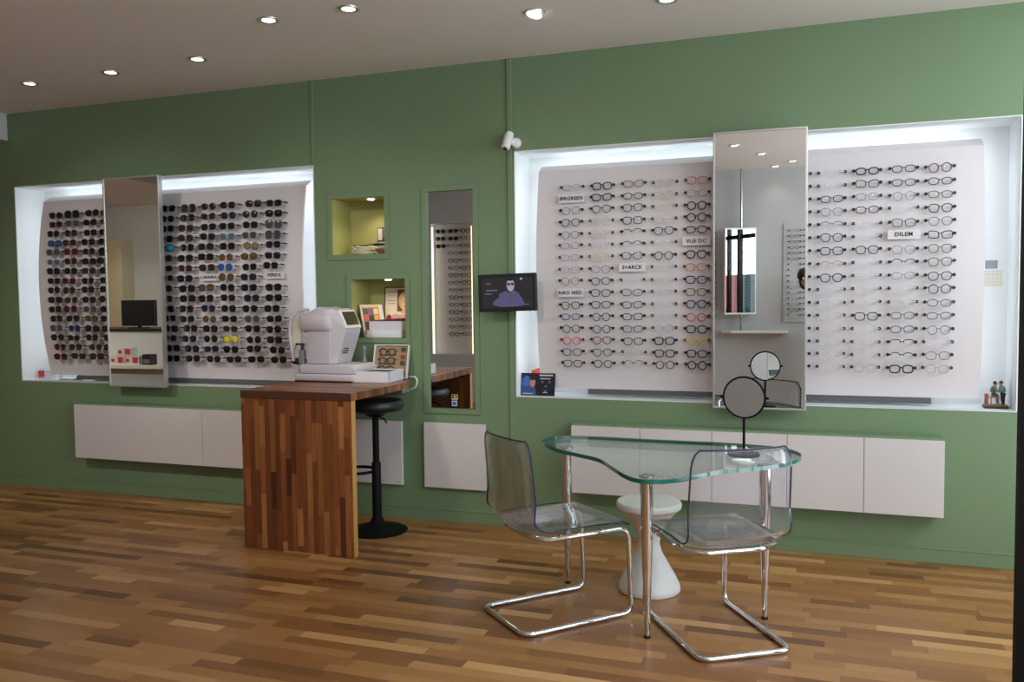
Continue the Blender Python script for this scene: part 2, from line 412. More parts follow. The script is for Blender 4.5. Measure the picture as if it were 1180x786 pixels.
# pegs
PEGP = [(0,-.004),(.0080,-.004),(.0092,0),(.0092,.008),(.004,.010),(.004,.026)]      # eyeglasses peg, short
PEGL = [(0,-.002),(.0052,-.002),(.0058,0),(.0058,.012),(.0035,.014),(.0035,.044)]   # sunglasses peg
PEG = MB().lathe(PEGP, n=14, axis='y').mesh('peg', M['peg'], 40)
PEG2 = MB().lathe(PEGL, n=12, axis='y').mesh('peg', M['peg'], 40)
def pegs(pan, places, P, me, prof, off):
    """places: nearest first; the first hundred are parts of their own, the rest one mesh"""
    rest = MB()
    for i, (x, z) in enumerate(places):
        y = P.y(z) - off
        if i < 100: put('peg', me, pan, loc=(x, y, z))
        else: rest.lathe(prof, (x,y,z), n=10, axis='y')
    if rest.v: obj('peg', rest, M['peg'], pan, smooth=40, kind='stuff')

# ------------------------------------------------------------------ glasses
def outline(shape, n=22):
    a, b, p = {'round':(.0235,.0235,2), 'rect':(.0262,.0185,3.2), 'square':(.0258,.0210,3.1), 'oval':(.0255,.0180,2.3), 'cat':(.0262,.0195,3),
               'panto':(.0250,.0220,2.6), 'big':(.0285,.0290,2.8), 'shield':(.0290,.0210,3), 'aviator':(.0275,.0255,2.5)}[shape]
    pts = []
    for k in range(n):
        t = 2*PI*k/n; c, s = math.cos(t), math.sin(t)
        x = a*math.copysign(abs(c)**(2/p), c); z = b*math.copysign(abs(s)**(2/p), s)
        if shape == 'cat': z += .10*x*(1 if z > 0 else .2)
        if shape in ('panto','aviator') and z < 0: x *= 1 - .18*(-z/b)
        if shape in ('square','rect') and z < 0: x *= 1 - .07*(-z/b)
        pts.append((x, z))
    return pts, a, b
_gm = {}
def front_mesh(shape, rim, mat):
    """rim: thick / mid / thin / half / none"""
    key = (shape, rim, mat.name)
    if key in _gm: return _gm[key]
    r = {'thick':.0036,'mid':.0025,'thin':.0015,'half':.0022,'none':.0012}[rim]
    pts, a, b = outline(shape); mb = MB(); cx = a + .0075; cz = -b*.32; yc = 0
    for s in (1, -1):
        P3 = [(s*(cx+x), 0, cz+z) for x, z in pts]
        if rim == 'half':
            up = [(s*(cx+x), 0, cz+z) for x, z in pts if z > -.0005]
            mb.tube(up, r, 6)
        else: mb.tube(P3, r if rim != 'none' else .0006, 6, closed=True)
        # end piece out to the hinge
        mb.tube([(s*(cx+a*.93),0,cz+b*.52),(s*.0625,-.0005,.001),(s*.0690,.0015,.0005)], [r, max(r,.0018), max(r*.9,.0020)], 6)
    zb = cz + b*.28
    mb.tube([(-(.0095),0,zb-.001),(-.005,-.001,zb+.0025),(0,-.0015,zb+.0035),(.005,-.001,zb+.0025),(.0095,0,zb-.001)], max(r*.95,.0013), 6)
    me = mb.mesh('front', mat, 50); _gm[key] = me; return me
_lm = {}
def lens_mesh(shape, s, mat):
    key = (shape, s, mat.name)
    if key in _lm: return _lm[key]
    pts, a, b = outline(shape); cx = a + .0075; cz = -b*.32
    n = len(pts); vs = [(s*(cx+x), .0006, cz+z) for x, z in pts] + [(s*(cx+x*.5), -.0012, cz+z*.5) for x, z in pts] + [(s*cx, -.0018, cz)]
    fs = [(i, (i+1) % n, n+(i+1) % n, n+i) for i in range(n)] + [(n+i, n+(i+1) % n, 2*n) for i in range(n)]
    me = MB().add(vs, fs).mesh('lens', mat, 60); _lm[key] = me; return me
_tm = {}
def temple_mesh(s, thick, length, mat):
    key = (s, thick, length, mat.name)
    if key in _tm: return _tm[key]
    t = .0045 if thick else .0022; mb = MB()
    mb.tube([(s*.0690,.001,.0005),(s*.0695,.010,.0006),(s*.0690,length,0)], [t*.55,t*.5,t*.45], 6)
    me = mb.mesh('temple', mat, 50); _tm[key] = me; return me
def make_glasses(name, x, y, z, shape, rim, fm, lm, label, cat, group, tlen=.024, scale=1, yaw=0, roll=0, parts=True):
    o = put(name, front_mesh(shape, rim, fm), None, label, cat, group, None, (x,y,z), (0, roll, yaw)); o.scale = (scale,)*3
    if parts:
        for s in (1, -1):
            put('lens', lens_mesh(shape, s, lm), o)
            put('temple', temple_mesh(s, rim == 'thick', tlen, fm), o)
    return o

ORD = ['top','second','third','fourth','fifth','sixth','seventh','eighth','ninth','tenth','eleventh','twelfth','thirteenth','fourteenth','fifteenth','bottom']
CO = ['first','second','third','fourth','fifth','sixth']
# frame colours: code -> (words, rgb)
FC = {'k':('black',(20,20,22)),'s':('silver',(150,148,146)),'g':('grey',(112,110,112)),'d':('dark grey',(58,58,62)),'c':('clear',(205,202,204)),
      'w':('cream',(214,200,168)),'p':('pink',(176,120,132)),'r':('red',(200,40,52)),'b':('brown',(96,60,44)),'n':('navy blue',(34,42,96)),
      'o':('orange',(214,110,70)),'y':('yellow',(226,186,52)),'v':('olive',(112,104,80)),'m':('dark red',(84,32,36)),'t':('tortoiseshell',(110,80,44)),
      'e':('rose',(184,140,134)),'u':('blue grey',(84,100,124))}
SH = {'r':('round','round'),'q':('rectangular','rect'),'s':('square','square'),'o':('oval','oval'),'c':('cat-eye','cat'),'p':('softly rounded','panto')}
RM = {'T':'thick','M':'mid','N':'thin','H':'half','X':'none'}
RW = {'T':'thick','M':'','N':'thin','H':'half-rim','X':'rimless'}
# each code: colour, rim, shape ; '#' a name plate
EYE = [
 "sNo # kNp kMp kNr gNq pNq pNc bNr # kMp nMo kMr rMr dMs kMs".split(),
 "kTs kTc kMp cMp wMs cNs wMs gNp kMp kMs kMs kMr kMr bMp dMp kMp".split(),
 "tMc kMo kMs kMs kHo kHo kMc # cXo gMc dMc kMc dMc kMs wHs gHp".split(),
 "cMp wMp wNp cNs kMp cXo kMr cNq cNo cNo cXp cNp sNr kTs mTs kMr".split(),
 "oMs gNc kTr kTr mTq # kTp oMs nTs bMs nTp rMr kTs yTs kTs kTr".split(),
]
EYE2 = [
 "cXo cXo kMo gNp gHo dMp kMs eHo kMp cNp cNp cNp cNp cNo cNp cNo".split(),
 "kTo kMc gNo mMo cXp cXo kMp cXo cNo cNp cNo kMs cXp cNp cNs eNp".split(),
 "kMo dMo gNr cXp tMs # gNp kHo gNo cNp cMp gMo uMo kHq kHo kTs".split(),
 "mMr dMo vMo kMp kNp kMc vMp vMp dMp dMr gMo gMo dNr cXo dNs eNp".split(),
]
PLATES = {(0,0,1):'ØRGREEN', (0,0,9):'NAO NED', (0,2,7):'S+ARCK', (0,4,5):'VUE DC', (1,2,5):'DILEM'}
def name_plate(P, x, z, s, label, w=.165, h=.052):
    y = P.y(z) - .033
    t = put('name_plate', MB().box((-w/2,0,-h/2),(w/2,.004,h/2)).mesh('name_plate', M['panel'], None, .001), None, label, 'sign', 'white name plates on the displays', None, (x,y,z))
    put('lettering', text_mesh(s, .031, M['ink'], .0012, space=1.1), t, loc=(0,-.0006,0), rot=FACE)
rx0 = [-1.439,-1.244,-1.048,-.857,-.664]; rx1 = [.0875,.272,.458,.639]
pp = []
for blk, (tab, xs) in enumerate(((EYE, rx0), (EYE2, rx1))):
    for c, (codes, x) in enumerate(zip(tab, xs)):
        for r, code in enumerate(codes):
            jz = random.uniform(-.003, .003); z = rowz(RP, r) + jz
            side = 'on the display left of the tall mirror' if blk == 0 else 'right of the tall mirror'
            for s in (-1, 1): pp.append((x+s*.070, z))
            if code == '#':
                name_plate(RP, x, z, PLATES[(blk,c,r)], 'white name plate with black capitals, %s column, %s row, %s' % (CO[c], ORD[r], 'left of tall mirror' if blk == 0 else 'right of tall mirror'))
                continue
            cw, col = FC[code[0]]; shw, sh = SH[code[2]]; rim = RM[code[1]]
            rough = .35
            fm = cm(*col, rough)
            words = ' '.join(w for w in (cw, RW[code[1]], shw) if w)
            lab = '%s eyeglasses, %s column, %s row, %s of the tall mirror' % (words, CO[c], ORD[r], 'left' if blk == 0 else 'right')
            make_glasses('eyeglasses', x, RP.y(z)-.033, z, sh, rim, fm, M['lens_clear'], lab, 'eyeglasses',
                         'eyeglasses on the right display', yaw=random.uniform(-.05,.05), roll=random.uniform(-.02,.02))
for r in range(NR): pp.append((-.028, rowz(RP, r)))
pegs(rpan, sorted(pp, key=lambda q: -q[0]), RP, PEG, PEGP, .025)

# sunglasses
SUN = {'k':('black',(16,15,16),('dark',(14,13,14))),'b':('brown',(66,40,28),('brown',(44,28,20))),'r':('dark red',(92,26,32),('dark',(34,16,18))),
       'u':('black',(18,18,24),('blue mirrored',(34,84,170))),'B':('blue',(28,44,120),('dark blue',(20,26,60))),'t':('black',(16,18,22),('turquoise mirrored',(30,150,190))),
       'n':('navy',(26,28,44),('dark blue',(24,26,48))),'g':('grey',(84,86,92),('grey',(66,70,74))),'y':('black',(24,22,16),('yellow',(214,206,40))),
       'o':('olive',(48,42,28),('amber brown',(92,70,36))),'m':('crimson',(110,22,56),('dark red',(70,18,36))),'c':('pale blue',(104,124,144),('blue grey',(70,96,112))),
       'e':('dark green',(28,38,32),('green',(26,36,28))),'v':('black',(28,26,20),('light brown',(130,108,72)))}
SSH = {'s':('square','square'),'r':('round','round'),'c':('cat-eye','cat'),'b':('oversized','big'),'q':('narrow rectangular','rect'),'w':('wide wrap','shield'),'a':('aviator','aviator'),'p':('rounded','panto')}
SG = [
 "kp rw ks uw gs cq ks kq kp ks ks ks gs kp rp rs".split(),
 "kb gs bp bs ms rs ks rc bp br rp kp Bp kc bp eq".split(),
 "ks kc ks ks ks ks bs kp ks kp gs oc ks kp br bs".split(),
 "ks kp ks ks kb ks kp ks ks kp ks ks kp ks ks kp".split(),
 "kc kp ks ks tw bw kq kq bs bs kw ks ks bs kw ks".split(),
 "bb ks bs bs kp ks bs ks ks ks ks kc ks ns kp ks".split(),
 "np bc ks ks ew kw bs # os ks np or ks kr nq kp".split(),
 "ks np ks cs ks or ua oa kp ks kp kc bq ya kp kq".split(),
 "ns er ks gs vr os ks ns ks ns kp gp kp kr kp kq".split(),
 "kq ks gb gb ks ks ks # ks ks ks kc kp ks kp ks".split(),
]
sx = [-5.640,-5.470,-5.285,-5.115,-4.540,-4.358,-4.178,-4.000,-3.800,-3.612]
SPL = {(6,7):'CARRERA', (9,7):'PERSOL'}
pp = []
for c, (codes, x) in enumerate(zip(SG, sx)):
    for r, code in enumerate(codes):
        bowx = .010*(((r-7.5)/7.5)**2 - .6) * (-1)
        z = rowz(LP, r, 2.186, 1.070) + random.uniform(-.004, .004); xx = x + random.uniform(-.012, .012)
        where = ('%s column from left' % CO[c]) if c < 4 else ('%s column right of tilted mirror' % CO[c-4])
        where = where.replace('tilted', 'tall')
        if code == '#':
            name_plate(LP, x, z, SPL[(c,r)], 'white name plate with black capitals, %s, among sunglasses' % ('third column right of mirror' if c == 6 else 'column beside the green wall'), .16, .05); continue
        fw, fcol, (lw, lcol) = SUN[code[0]]; shw, sh = SSH[code[1]]
        rim = 'thin' if code[1] in 'a' else ('mid' if code[1] == 'r' else 'thick')
        yw = random.choice((-.05,0,.06,.1)); sc_ = random.uniform(.98, 1.07)
        make_glasses('sunglasses', xx, LP.y(z)-.062, z, sh, rim, cm(*fcol, .35), cm(*lcol, .15),
            '%s %s sunglasses, %s lenses, %s, %s row' % (fw, shw, lw, where, ORD[r]), 'sunglasses', 'sunglasses on the left display', tlen=.055, scale=sc_, yaw=yw, roll=random.uniform(-.035,.035))
        pp.append((xx+.074, z))
pegs(lpan, sorted(pp, key=lambda q: -q[0]), LP, PEG2, PEGL, .042)

# ------------------------------------------------------------------ tall sliding mirrors in front of the displays
def tall_mirror(x0, x1, z0, z1, y, label):
    t = thing('wall_mirror', label, 'mirror', ((x0+x1)/2, y, z0), 0, 'tall framed mirrors before the displays')
    w = (x1-x0)/2; h = z1-z0; f = .010
    fr = MB().box((-w,-.012,0),(-w+f,.03,h)).box((w-f,-.012,0),(w,.03,h)).box((-w+f,-.012,0),(w-f,.03,f)).box((-w+f,-.012,h-f),(w-f,.03,h))
    obj('frame', fr, M['alu'], t, bevel=.0015)
    obj('glass', MB().box((-w+f,-.006,f),(w-f,.004,h-f)), M['mirror'], t, label='silvered mirror glass')
    obj('backboard', MB().box((-w+f,.004,f),(w-f,.028,h-f)), M['grey_pl'], t)
    # hangers to the niche edge
    for z in (.05, h-.05): obj('hanger', MB().box((-.05,.028,z-.02),(.05,-y-.001,z+.02)) if z < 1 else MB().box((-.05,.028,z-.02),(.05,-y-.001,z+.02)), M['alu'], t)
    return t
tall_mirror(-.555,-.042,.838,2.420,-.11,'tall silver-framed mirror hanging in front of the eyeglasses display')
tall_mirror(-5.036,-4.514,.852,2.413,-.11,'tall silver-framed mirror hanging in front of the sunglasses display')
t = thing('recessed_mirror','narrow upright mirror set into the green wall beside the tablet screen','mirror',((CM[0]+CM[1])/2,.012,CM[2]))
w = (CM[1]-CM[0])/2
obj('glass', MB().box((-w,0,0),(w,.006,CM[3]-CM[2])), M['mirror'], t)
s1 = put('sticker', MB().box((-.022,-.001,.0),(.022,0,.036)).mesh('sticker', cm(206,186,130)), None, 'small gold sticker low on the narrow recessed mirror', 'sticker', None, None, (-2.245,.0115,.818))
obj('emblem', MB().box((-.018,-.0015,.010),(.016,-.001,.034)), cm(40,36,30), s1)
obj('emblem', MB().box((-.004,-.002,.014),(.006,-.0015,.030)), cm(220,214,196), s1)
s2 = put('sticker', MB().box((-.019,-.001,.0),(.019,0,.036)).mesh('sticker', cm(190,206,222)), None, 'small blue square sticker below the gold sticker on the mirror', 'sticker', None, None, (-2.247,.0115,.776))
obj('emblem', MB().box((-.012,-.0015,.006),(.012,-.001,.029)), cm(30,90,190), s2)

# ------------------------------------------------------------------ white wall cabinets (green carcass, white fronts)
def cabinet(x0, x1, z0, z1, label, group, P=.10):
    t = thing('wall_cabinet', label, 'cabinet', (x0, 0, z0), 0, group)
    w = x1-x0; h = z1-z0
    obj('carcass', MB().box((0,-P,.0),(w,-.001,h+(.012 if P > .05 else 0))), M['green'], t, label='green painted cabinet body')
    obj('door', MB().box((.0015,-P-.018,-.002),(w-.0015,-P,h)), M['lacquer'], t, bevel=.0015, label='plain white lacquered front')
    return t
CZ = (.290, .700)
g = 'white wall cabinets under the displays'
cabinet(-5.40,-4.192,CZ[0],CZ[1],'long white cabinet front on the green wall, farthest left',g)
cabinet(-4.192,-3.32,CZ[0],CZ[1],'white cabinet front partly hidden behind the wooden desk, left of it',g)
cabinet(-3.10,-2.618,.233,.666,'white cabinet front behind the black bar stool',g,.016)
cabinet(-2.456,-2.013,.233,.666,'square white cabinet front under the narrow recessed mirror',g,.016)
cx = [-1.412,-.985,-.561,-.142,.262,.664]
for i, (a, b) in enumerate(zip(cx, cx[1:])):
    cabinet(a, b, .283, .698, ['white cabinet front behind the left end of the glass table','white cabinet front behind the middle of the glass table','white cabinet front behind the round table mirror pole',
        'white cabinet front second from the right end of the wall','rightmost white cabinet front on the green wall'][i], g)

# ------------------------------------------------------------------ wooden desk fixed to the wall
DH = .955
t = thing('wooden_desk', 'dark stave-wood desk with an upright front panel, fixed to the green wall', 'desk', (-2.87,-.45,0))
px0, px1 = -3.25+2.87, -2.495+2.87
def arc(cx, cy, r, a0, a1, n=10): return [(cx+r*math.cos(a0+(a1-a0)*k/n), cy+r*math.sin(a0+(a1-a0)*k/n)) for k in range(n+1)]
top = [(px0,-.45),(px1,-.45),(px1+.02,-.1)] + arc(px1+.02-.24,.448-.24,.24,0,PI/2,12) + [(px0,.448)]
mb = MB(); mb.prism(top, lambda p: (p[0],p[1],DH-.045), lambda p: (p[0],p[1],DH))
obj('desktop', mb, M['desk_h'], t, bevel=.002)
obj('front_panel', MB().box((px0,-.448,0),(px1-.001,-.408,DH-.0455)), M['desk_v'], t, bevel=.0015)
obj('front_edge', MB().box((px0,-.4525,DH-.045),(px1,-.4502,DH-.001)), cm(74,42,26), t, label='darker end grain along the front of the desktop')
obj('edge_strip', MB().box((px1-.001,-.449,0),(px1+.003,-.407,DH-.046)), M['wood_end'], t, label='pale oak edging down the side of the front panel')
obj('wall_batten', MB().box((px0+.02,.40,DH-.10),(px1-.12,.448,DH-.046)), M['alu'], t)
obj('bracket', MB().box((px1-.13,.30,DH-.085),(px1-.05,.40,DH-.046)), M['alu'], t, bevel=.003)
# white cable looping over the desk end
obj('cable', MB().tube(fillet([(-2.56,-.03,.966),(-2.505,-.05,.972),(-2.480,-.06,.95),(-2.50,-.05,.90),(-2.60,-.03,.868),(-2.70,-.02,.864)],.03,8),.005,8), M['white_pl'], None, smooth=50, label='white cable looping around the rounded desk end', cat='cable')

# autorefractor (eye test machine): patient side to the left, screen to the right
t = thing('eye_test_machine', 'warm grey eye-testing machine with a small screen, standing on the wooden desk', 'eye testing machine', (-3.02,-.215,DH))
# local: x right, y to the wall, base 0.45 wide
obj('base', MB().box((-.205,-.165,.006),(.235,.165,.052)), M['offwhite_pl'], t, smooth=40, bevel=.012, seg=3)
obj('foot_plate', MB().box((-.20,-.16,0),(.22,.16,.008)), M['black_pl'], t)
sl = MB(); prof = [(-.165,.054),(.245,.054),(.255,.062),(.250,.085),(.215,.112),(-.155,.112),(-.172,.10)]
sl.prism(prof, lambda p: (p[0],-.150,p[1]), lambda p: (p[0],.150,p[1])); obj('slide', sl, M['offwhite_pl'], t, smooth=40, bevel=.008, seg=3)
bd = MB(); prof = [(-.135,.112),(.055,.112),(.060,.30),(.060,.435),(.030,.472),(-.040,.488),(-.10,.465),(-.135,.30)]
bd.prism(prof, lambda p: (p[0],-.125,p[1]), lambda p: (p[0],.125,p[1]))
obj('body', bd, M['offwhite_pl'], t, smooth=40, bevel=.016, seg=3)
hb_ = bmesh.new()
for sy in (-1, 1):
    for p in ((.040,.122,.115),(.050,.122,.30),(.050,.122,.43),(.015,.118,.470),(.078,.092,.115),(.150,.094,.320),(.152,.094,.345),(.098,.094,.462),(.060,.098,.478)): hb_.verts.new((p[0], sy*p[1], p[2]))
bmesh.ops.convex_hull(hb_, input=hb_.verts); bmesh.ops.dissolve_limit(hb_, angle_limit=.03, verts=hb_.verts, edges=hb_.edges)
me_ = bpy.data.meshes.new('operator_panel'); hb_.to_mesh(me_); hb_.free(); me_.materials.append(M['offwhite_pl'])
put('operator_panel', me_, t)
hd = MB(); n = 14
se = lambda v: math.copysign(abs(v)**.62, v)
ring = [(.0825*se(math.cos(2*PI*k/20)), .0825*se(math.sin(2*PI*k/20))) for k in range(20)]
vs = []; fs = []
for i, (x, s) in enumerate([(-.178,.35),(-.176,.7),(-.165,.92),(-.145,1),(.02,1.0),(.05,.97),(.065,.85)]):
    for c, s_ in ring: vs.append((x, c*s*1.86, .385+s_*s*.90))
for i in range(6):
    for k in range(20): fs.append((i*20+k, i*20+(k+1) % 20, (i+1)*20+(k+1) % 20, (i+1)*20+k))
fs += [list(range(20))[::-1], list(range(120,140))]
hd.add(vs, fs); obj('measuring_head', hd, M['offwhite_pl'], t, smooth=50)
scr = thing_screen = put('screen_housing', None, t, loc=(.124,0,.405), rot=(0,math.radians(64),0))
bpy.data.objects.remove(scr)
sh_ = obj('screen_housing', MB().box((-.066,-.096,-.010),(.066,.096,.010)), M['white_pl'], t, bevel=.006, smooth=40, loc=(.1265,0,.405), rot=(0,math.radians(65),0))
obj('screen', MB().box((-.050,-.080,.009),(.046,.080,.0115)), pm('dark_glossy_screen', rgb(60,58,44), .12, emit=rgb(120,110,80), es=.15), sh_, label='dark glossy screen')
jb = MB().lathe([(.018,0),(.016,.02),(.009,.03),(.009,.07),(.013,.08),(.014,.10),(.008,.112),(0,.113)], (.190,.075,.112), 16); obj('joystick', jb, M['grey_pl'], t, smooth=40)
# three dashes of lettering on the side panel under the screen
for k, (wd, zz) in enumerate(((.055,.215),(.075,.20),(.065,.185))):
    tt = .078+(zz-.115)/(.205)*.072
    obj('lettering', MB().box((tt-.002,-.03-wd/2,zz-.004),(tt+.0035,-.03+wd/2,zz+.002)), M['ink'], t)
# head rest arch, post, chin rest
hr = MB().tube(fillet([(-.245,-.10,.13),(-.262,-.115,.30),(-.250,-.115,.42),(-.19,-.10,.465),(-.12,-.10,.47)],.06,6),.011,8)
hr.tube(fillet([(-.245,.10,.13),(-.262,.115,.30),(-.250,.115,.42),(-.19,.10,.465),(-.12,.10,.47)],.06,6),.011,8)
obj('head_rest_arch', hr, M['offwhite_pl'], t, smooth=50)
obj('head_rest_plate', MB().prism([(-.258,.185),(-.262,.33),(-.235,.415),(-.19,.44),(-.18,.40),(-.185,.25),(-.225,.235)], lambda p:(p[0],-.10,p[1]), lambda p:(p[0],-.085,p[1])), pm('cream_plastic', rgb(214,206,188), .4), t, bevel=.003)
obj('chin_rest_post', MB().box((-.185,-.135,.055),(-.150,-.095,.205)), M['grey_pl'], t, bevel=.006)
obj('height_knob', MB().lathe([(.012,0),(.012,.035),(.006,.042)], (-.165,-.115,.205), 14).box((-.215,-.12,.238),(-.150,-.108,.25)), M['black_pl'], t, smooth=40)
cup = MB(); cup.ball((-.245,-.03,.125),.05,8,(1.0,1.3,.5)); obj('chin_cup', cup, M['black_pl'], t, smooth=50)

# white presentation box and open lid holding frames
t = thing('frame_box', 'open white box on the desk end, right of the eye-testing machine', 'box', (-2.685,-.235,DH), math.radians(4))
b_ = MB().box((-.130,-.115,0),(.135,.115,.006)).box((-.130,-.115,0),(-.124,.115,.074)).box((.129,-.115,0),(.135,.115,.074)).box((-.13,-.115,0),(.135,-.109,.074)).box((-.13,.109,0),(.135,.115,.074))
obj('tray', b_, cm(226,226,232,.45), t)
obj('lining', MB().box((-.123,-.108,.006),(.128,.108,.066)), M['black_pl'], t)
t2 = thing('sample_case', 'white tan-lined sample case standing open behind the white box, holding small frames', 'case', (-2.672,-.085,DH+.003), math.radians(4))
t2.scale = (1,1,.91)
ang = math.radians(-14)
Rm = Matrix.Rotation(ang, 4, 'X')
b_ = MB().box((-.125,-.002,0),(.125,.004,.25)).box((-.125,-.022,0),(-.119,0,.25)).box((.119,-.022,0),(.125,0,.25)).box((-.125,-.022,.244),(.125,0,.25)).box((-.125,-.022,0),(.125,0,.006)).xf(Rm)
obj('lid_shell', b_, cm(226,224,222,.45), t2)
obj('lining', MB().box((-.118,-.006,.006),(.118,-.0021,.244)).xf(Rm), pm('tan_lining', rgb(166,138,104), .8), t2)
for k, z in enumerate((.205,.140,.075)):
    p = Rm @ Vector((-.030,-.014,z)); q = t2.matrix_world
    wx = -2.672 + p.x; wy = -.085 + p.y; wz = DH+.003+p.z*.91
    make_glasses('eyeglasses', wx, wy-.004, wz, 'panto', 'thick', cm(64,44,30,.35), M['lens_clear'], 'tortoiseshell sample eyeglasses in the open lid on the desk, %s of three' % ('top','middle','bottom')[k], 'eyeglasses', 'sample frames in the lid', tlen=.006)
    obj('eyeglasses_rest', MB().box((-.09,-.012,z-.034),(.03,-.006,z-.027)).xf(Rm), cm(60,36,26), t2)
for k, (z, c) in enumerate(((.215,(50,44,46)),(.160,(150,40,44)),(.115,(60,52,54)))):
    obj('colour_sample', MB().lathe([(0,0),(.017,.001),(.018,.006),(0,.009)], (0,0,0), 16, 'y').xf(Rm @ Matrix.Translation((.083,-.015,z))), cm(*c), t2, smooth=40)

# ------------------------------------------------------------------ black bar stool
t = thing('bar_stool', 'black bar stool with trumpet base, pulled under the wooden desk', 'bar stool', (-2.645,-.345,0))
obj('seat', MB().lathe([(0,.772),(.12,.772),(.165,.782),(.183,.802),(.185,.826),(.172,.846),(.12,.852),(0,.848)], n=40), M['black_lea'], t, smooth=40)
obj('seat_plate', MB().lathe([(0,.742),(.045,.742),(.085,.770),(0,.772)], n=24), M['black_mt'], t, smooth=40)
obj('post', MB().lathe([(.021,.42),(.021,.745)], n=20), M['black_mt'], t, smooth=40)
obj('sleeve', MB().lathe([(.030,.06),(.030,.44),(.024,.45)], n=20), M['black_mt'], t, smooth=40)
obj('base', MB().lathe([(.0,.0),(.192,.0),(.195,.006),(.18,.014),(.11,.028),(.055,.05),(.034,.085),(0,.086)], n=40), M['black_mt'], t, smooth=40)
fp = [(-.02,.0,.385)] + [(-.135+.115*math.cos(a), .115*math.sin(a), .385) for a in [PI*2*k/20 for k in range(1,20)]]
obj('foot_ring', MB().tube(fp, .010, 8, closed=True), M['black_mt'], t, smooth=50)
obj('lever', MB().tube([(.02,-.02,.75),(.09,-.05,.735),(.11,-.055,.71)], .005, 8), M['black_mt'], t, smooth=50)

# ------------------------------------------------------------------ glass table
TZ = .735
pts = [(-1.350,-.895),(-1.218,-1.085),(-1.077,-1.190),(-.951,-1.285),(-.847,-1.455),(-.753,-1.610),(-.680,-1.675),(-.600,-1.665),(-.520,-1.60),(-.445,-1.487),(-.370,-1.385),(-.207,-1.255),(-.095,-1.10),(-.055,-.915),(-.153,-.755),(-.408,-.695),(-.640,-.690),(-.862,-.690),(-1.15,-.680),(-1.325,-.745)]
def catmull(P, n=6):
    out = []; m = len(P)
    for i in range(m):
        p0, p1, p2, p3 = (Vector(P[(i+k-1) % m]) for k in range(4))
        for k in range(n):
            u = k/n; out.append(tuple(.5*((2*p1)+(p2-p0)*u+(2*p0-5*p1+4*p2-p3)*u*u+(3*p1-p0-3*p2+p3)*u**3)))
    return out
ct = Vector((-.68,-1.10))
out = [(x-ct.x, y-ct.y) for x, y in catmull(pts)]
t = thing('glass_table', 'three-legged clear glass table with wavy green edge between the transparent chairs', 'table', (ct.x, ct.y, 0))
mb = MB(); n = len(out)
vs = [(x,y,TZ-.019) for x,y in out] + [(x,y,TZ) for x,y in out]
mb.add(vs, [list(range(n))[::-1], list(range(n,2*n))]); mb.cur = 1
mb.add(vs, [(i,(i+1) % n,n+(i+1) % n,n+i) for i in range(n)])
obj('glass_top', mb, [M['table_glass'], M['table_edge']], t, smooth=50)
for x, y in ((-.680,-1.517),(-1.205,-.935),(-.207,-1.134)):
    lx, ly = x-ct.x, y-ct.y
    lg = obj('leg', MB().lathe([(.011,.012),(.013,.05),(.026,.48),(.027,.69),(.027,.712)], (lx,ly,0), 24), M['chrome'], t, smooth=40)
    obj('glide', MB().lathe([(.0,0),(.015,0),(.015,.010),(.010,.013)], (lx,ly,0), 18), M['black_pl'], lg, smooth=40)
    obj('top_plate', MB().lathe([(.0,.710),(.034,.710),(.034,.7185),(0,.7185)], (lx,ly,0), 24), M['steel'], lg, smooth=40)

# table mirror
t = thing('table_mirror', 'round black-rimmed mirror on a pole standing on the glass table', 'mirror', (-.310,-1.030,TZ+.0005), math.radians(-9))
obj('base', MB().lathe([(0,0),(.072,0),(.074,.004),(.072,.013),(.02,.016),(0,.016)], n=36), M['black_mt'], t, smooth=40)
obj('pole', MB().lathe([(.0065,.014),(.0065,.178)], n=14), M['black_mt'], t, smooth=40)
T = Matrix.Translation((0,0,.276)) @ Matrix.Rotation(math.radians(.5), 4, 'X')
rim = MB().tube([(.096*math.cos(2*PI*k/48),0,.096*math.sin(2*PI*k/48)) for k in range(48)], .0052, 8, closed=True).xf(T)
obj('rim', rim, M['black_mt'], t, smooth=50)
obj('glass', MB().lathe([(0,-.003),(.092,-.003),(.092,.003),(0,.003)], (0,0,0), 48, 'y').xf(T), M['mirror_small'], t, smooth=30)
for sd in (-1, 1): obj('pivot_knob', MB().lathe([(.006,-.010),(.006,.010)], (sd*.103,0,.276), 12, 'x'), M['black_mt'], t, smooth=50)

# ------------------------------------------------------------------ white hourglass stool
t = thing('hourglass_stool', 'white plastic hourglass stool standing behind the glass table', 'stool', (-.783,-.910,0))
prof = [(0,0),(.150,0),(.157,.008),(.155,.03),(.135,.075),(.098,.14),(.064,.20),(.053,.245),(.060,.29),(.092,.35),(.125,.395),(.150,.420)]
obj('body', MB().lathe(prof, n=48), M['white_pl'], t, smooth=50)
obj('seat', MB().lathe([(0,.420),(.150,.420),(.162,.428),(.164,.446),(.158,.458),(.120,.466),(0,.466)], n=48), M['white_pl'], t, smooth=40)

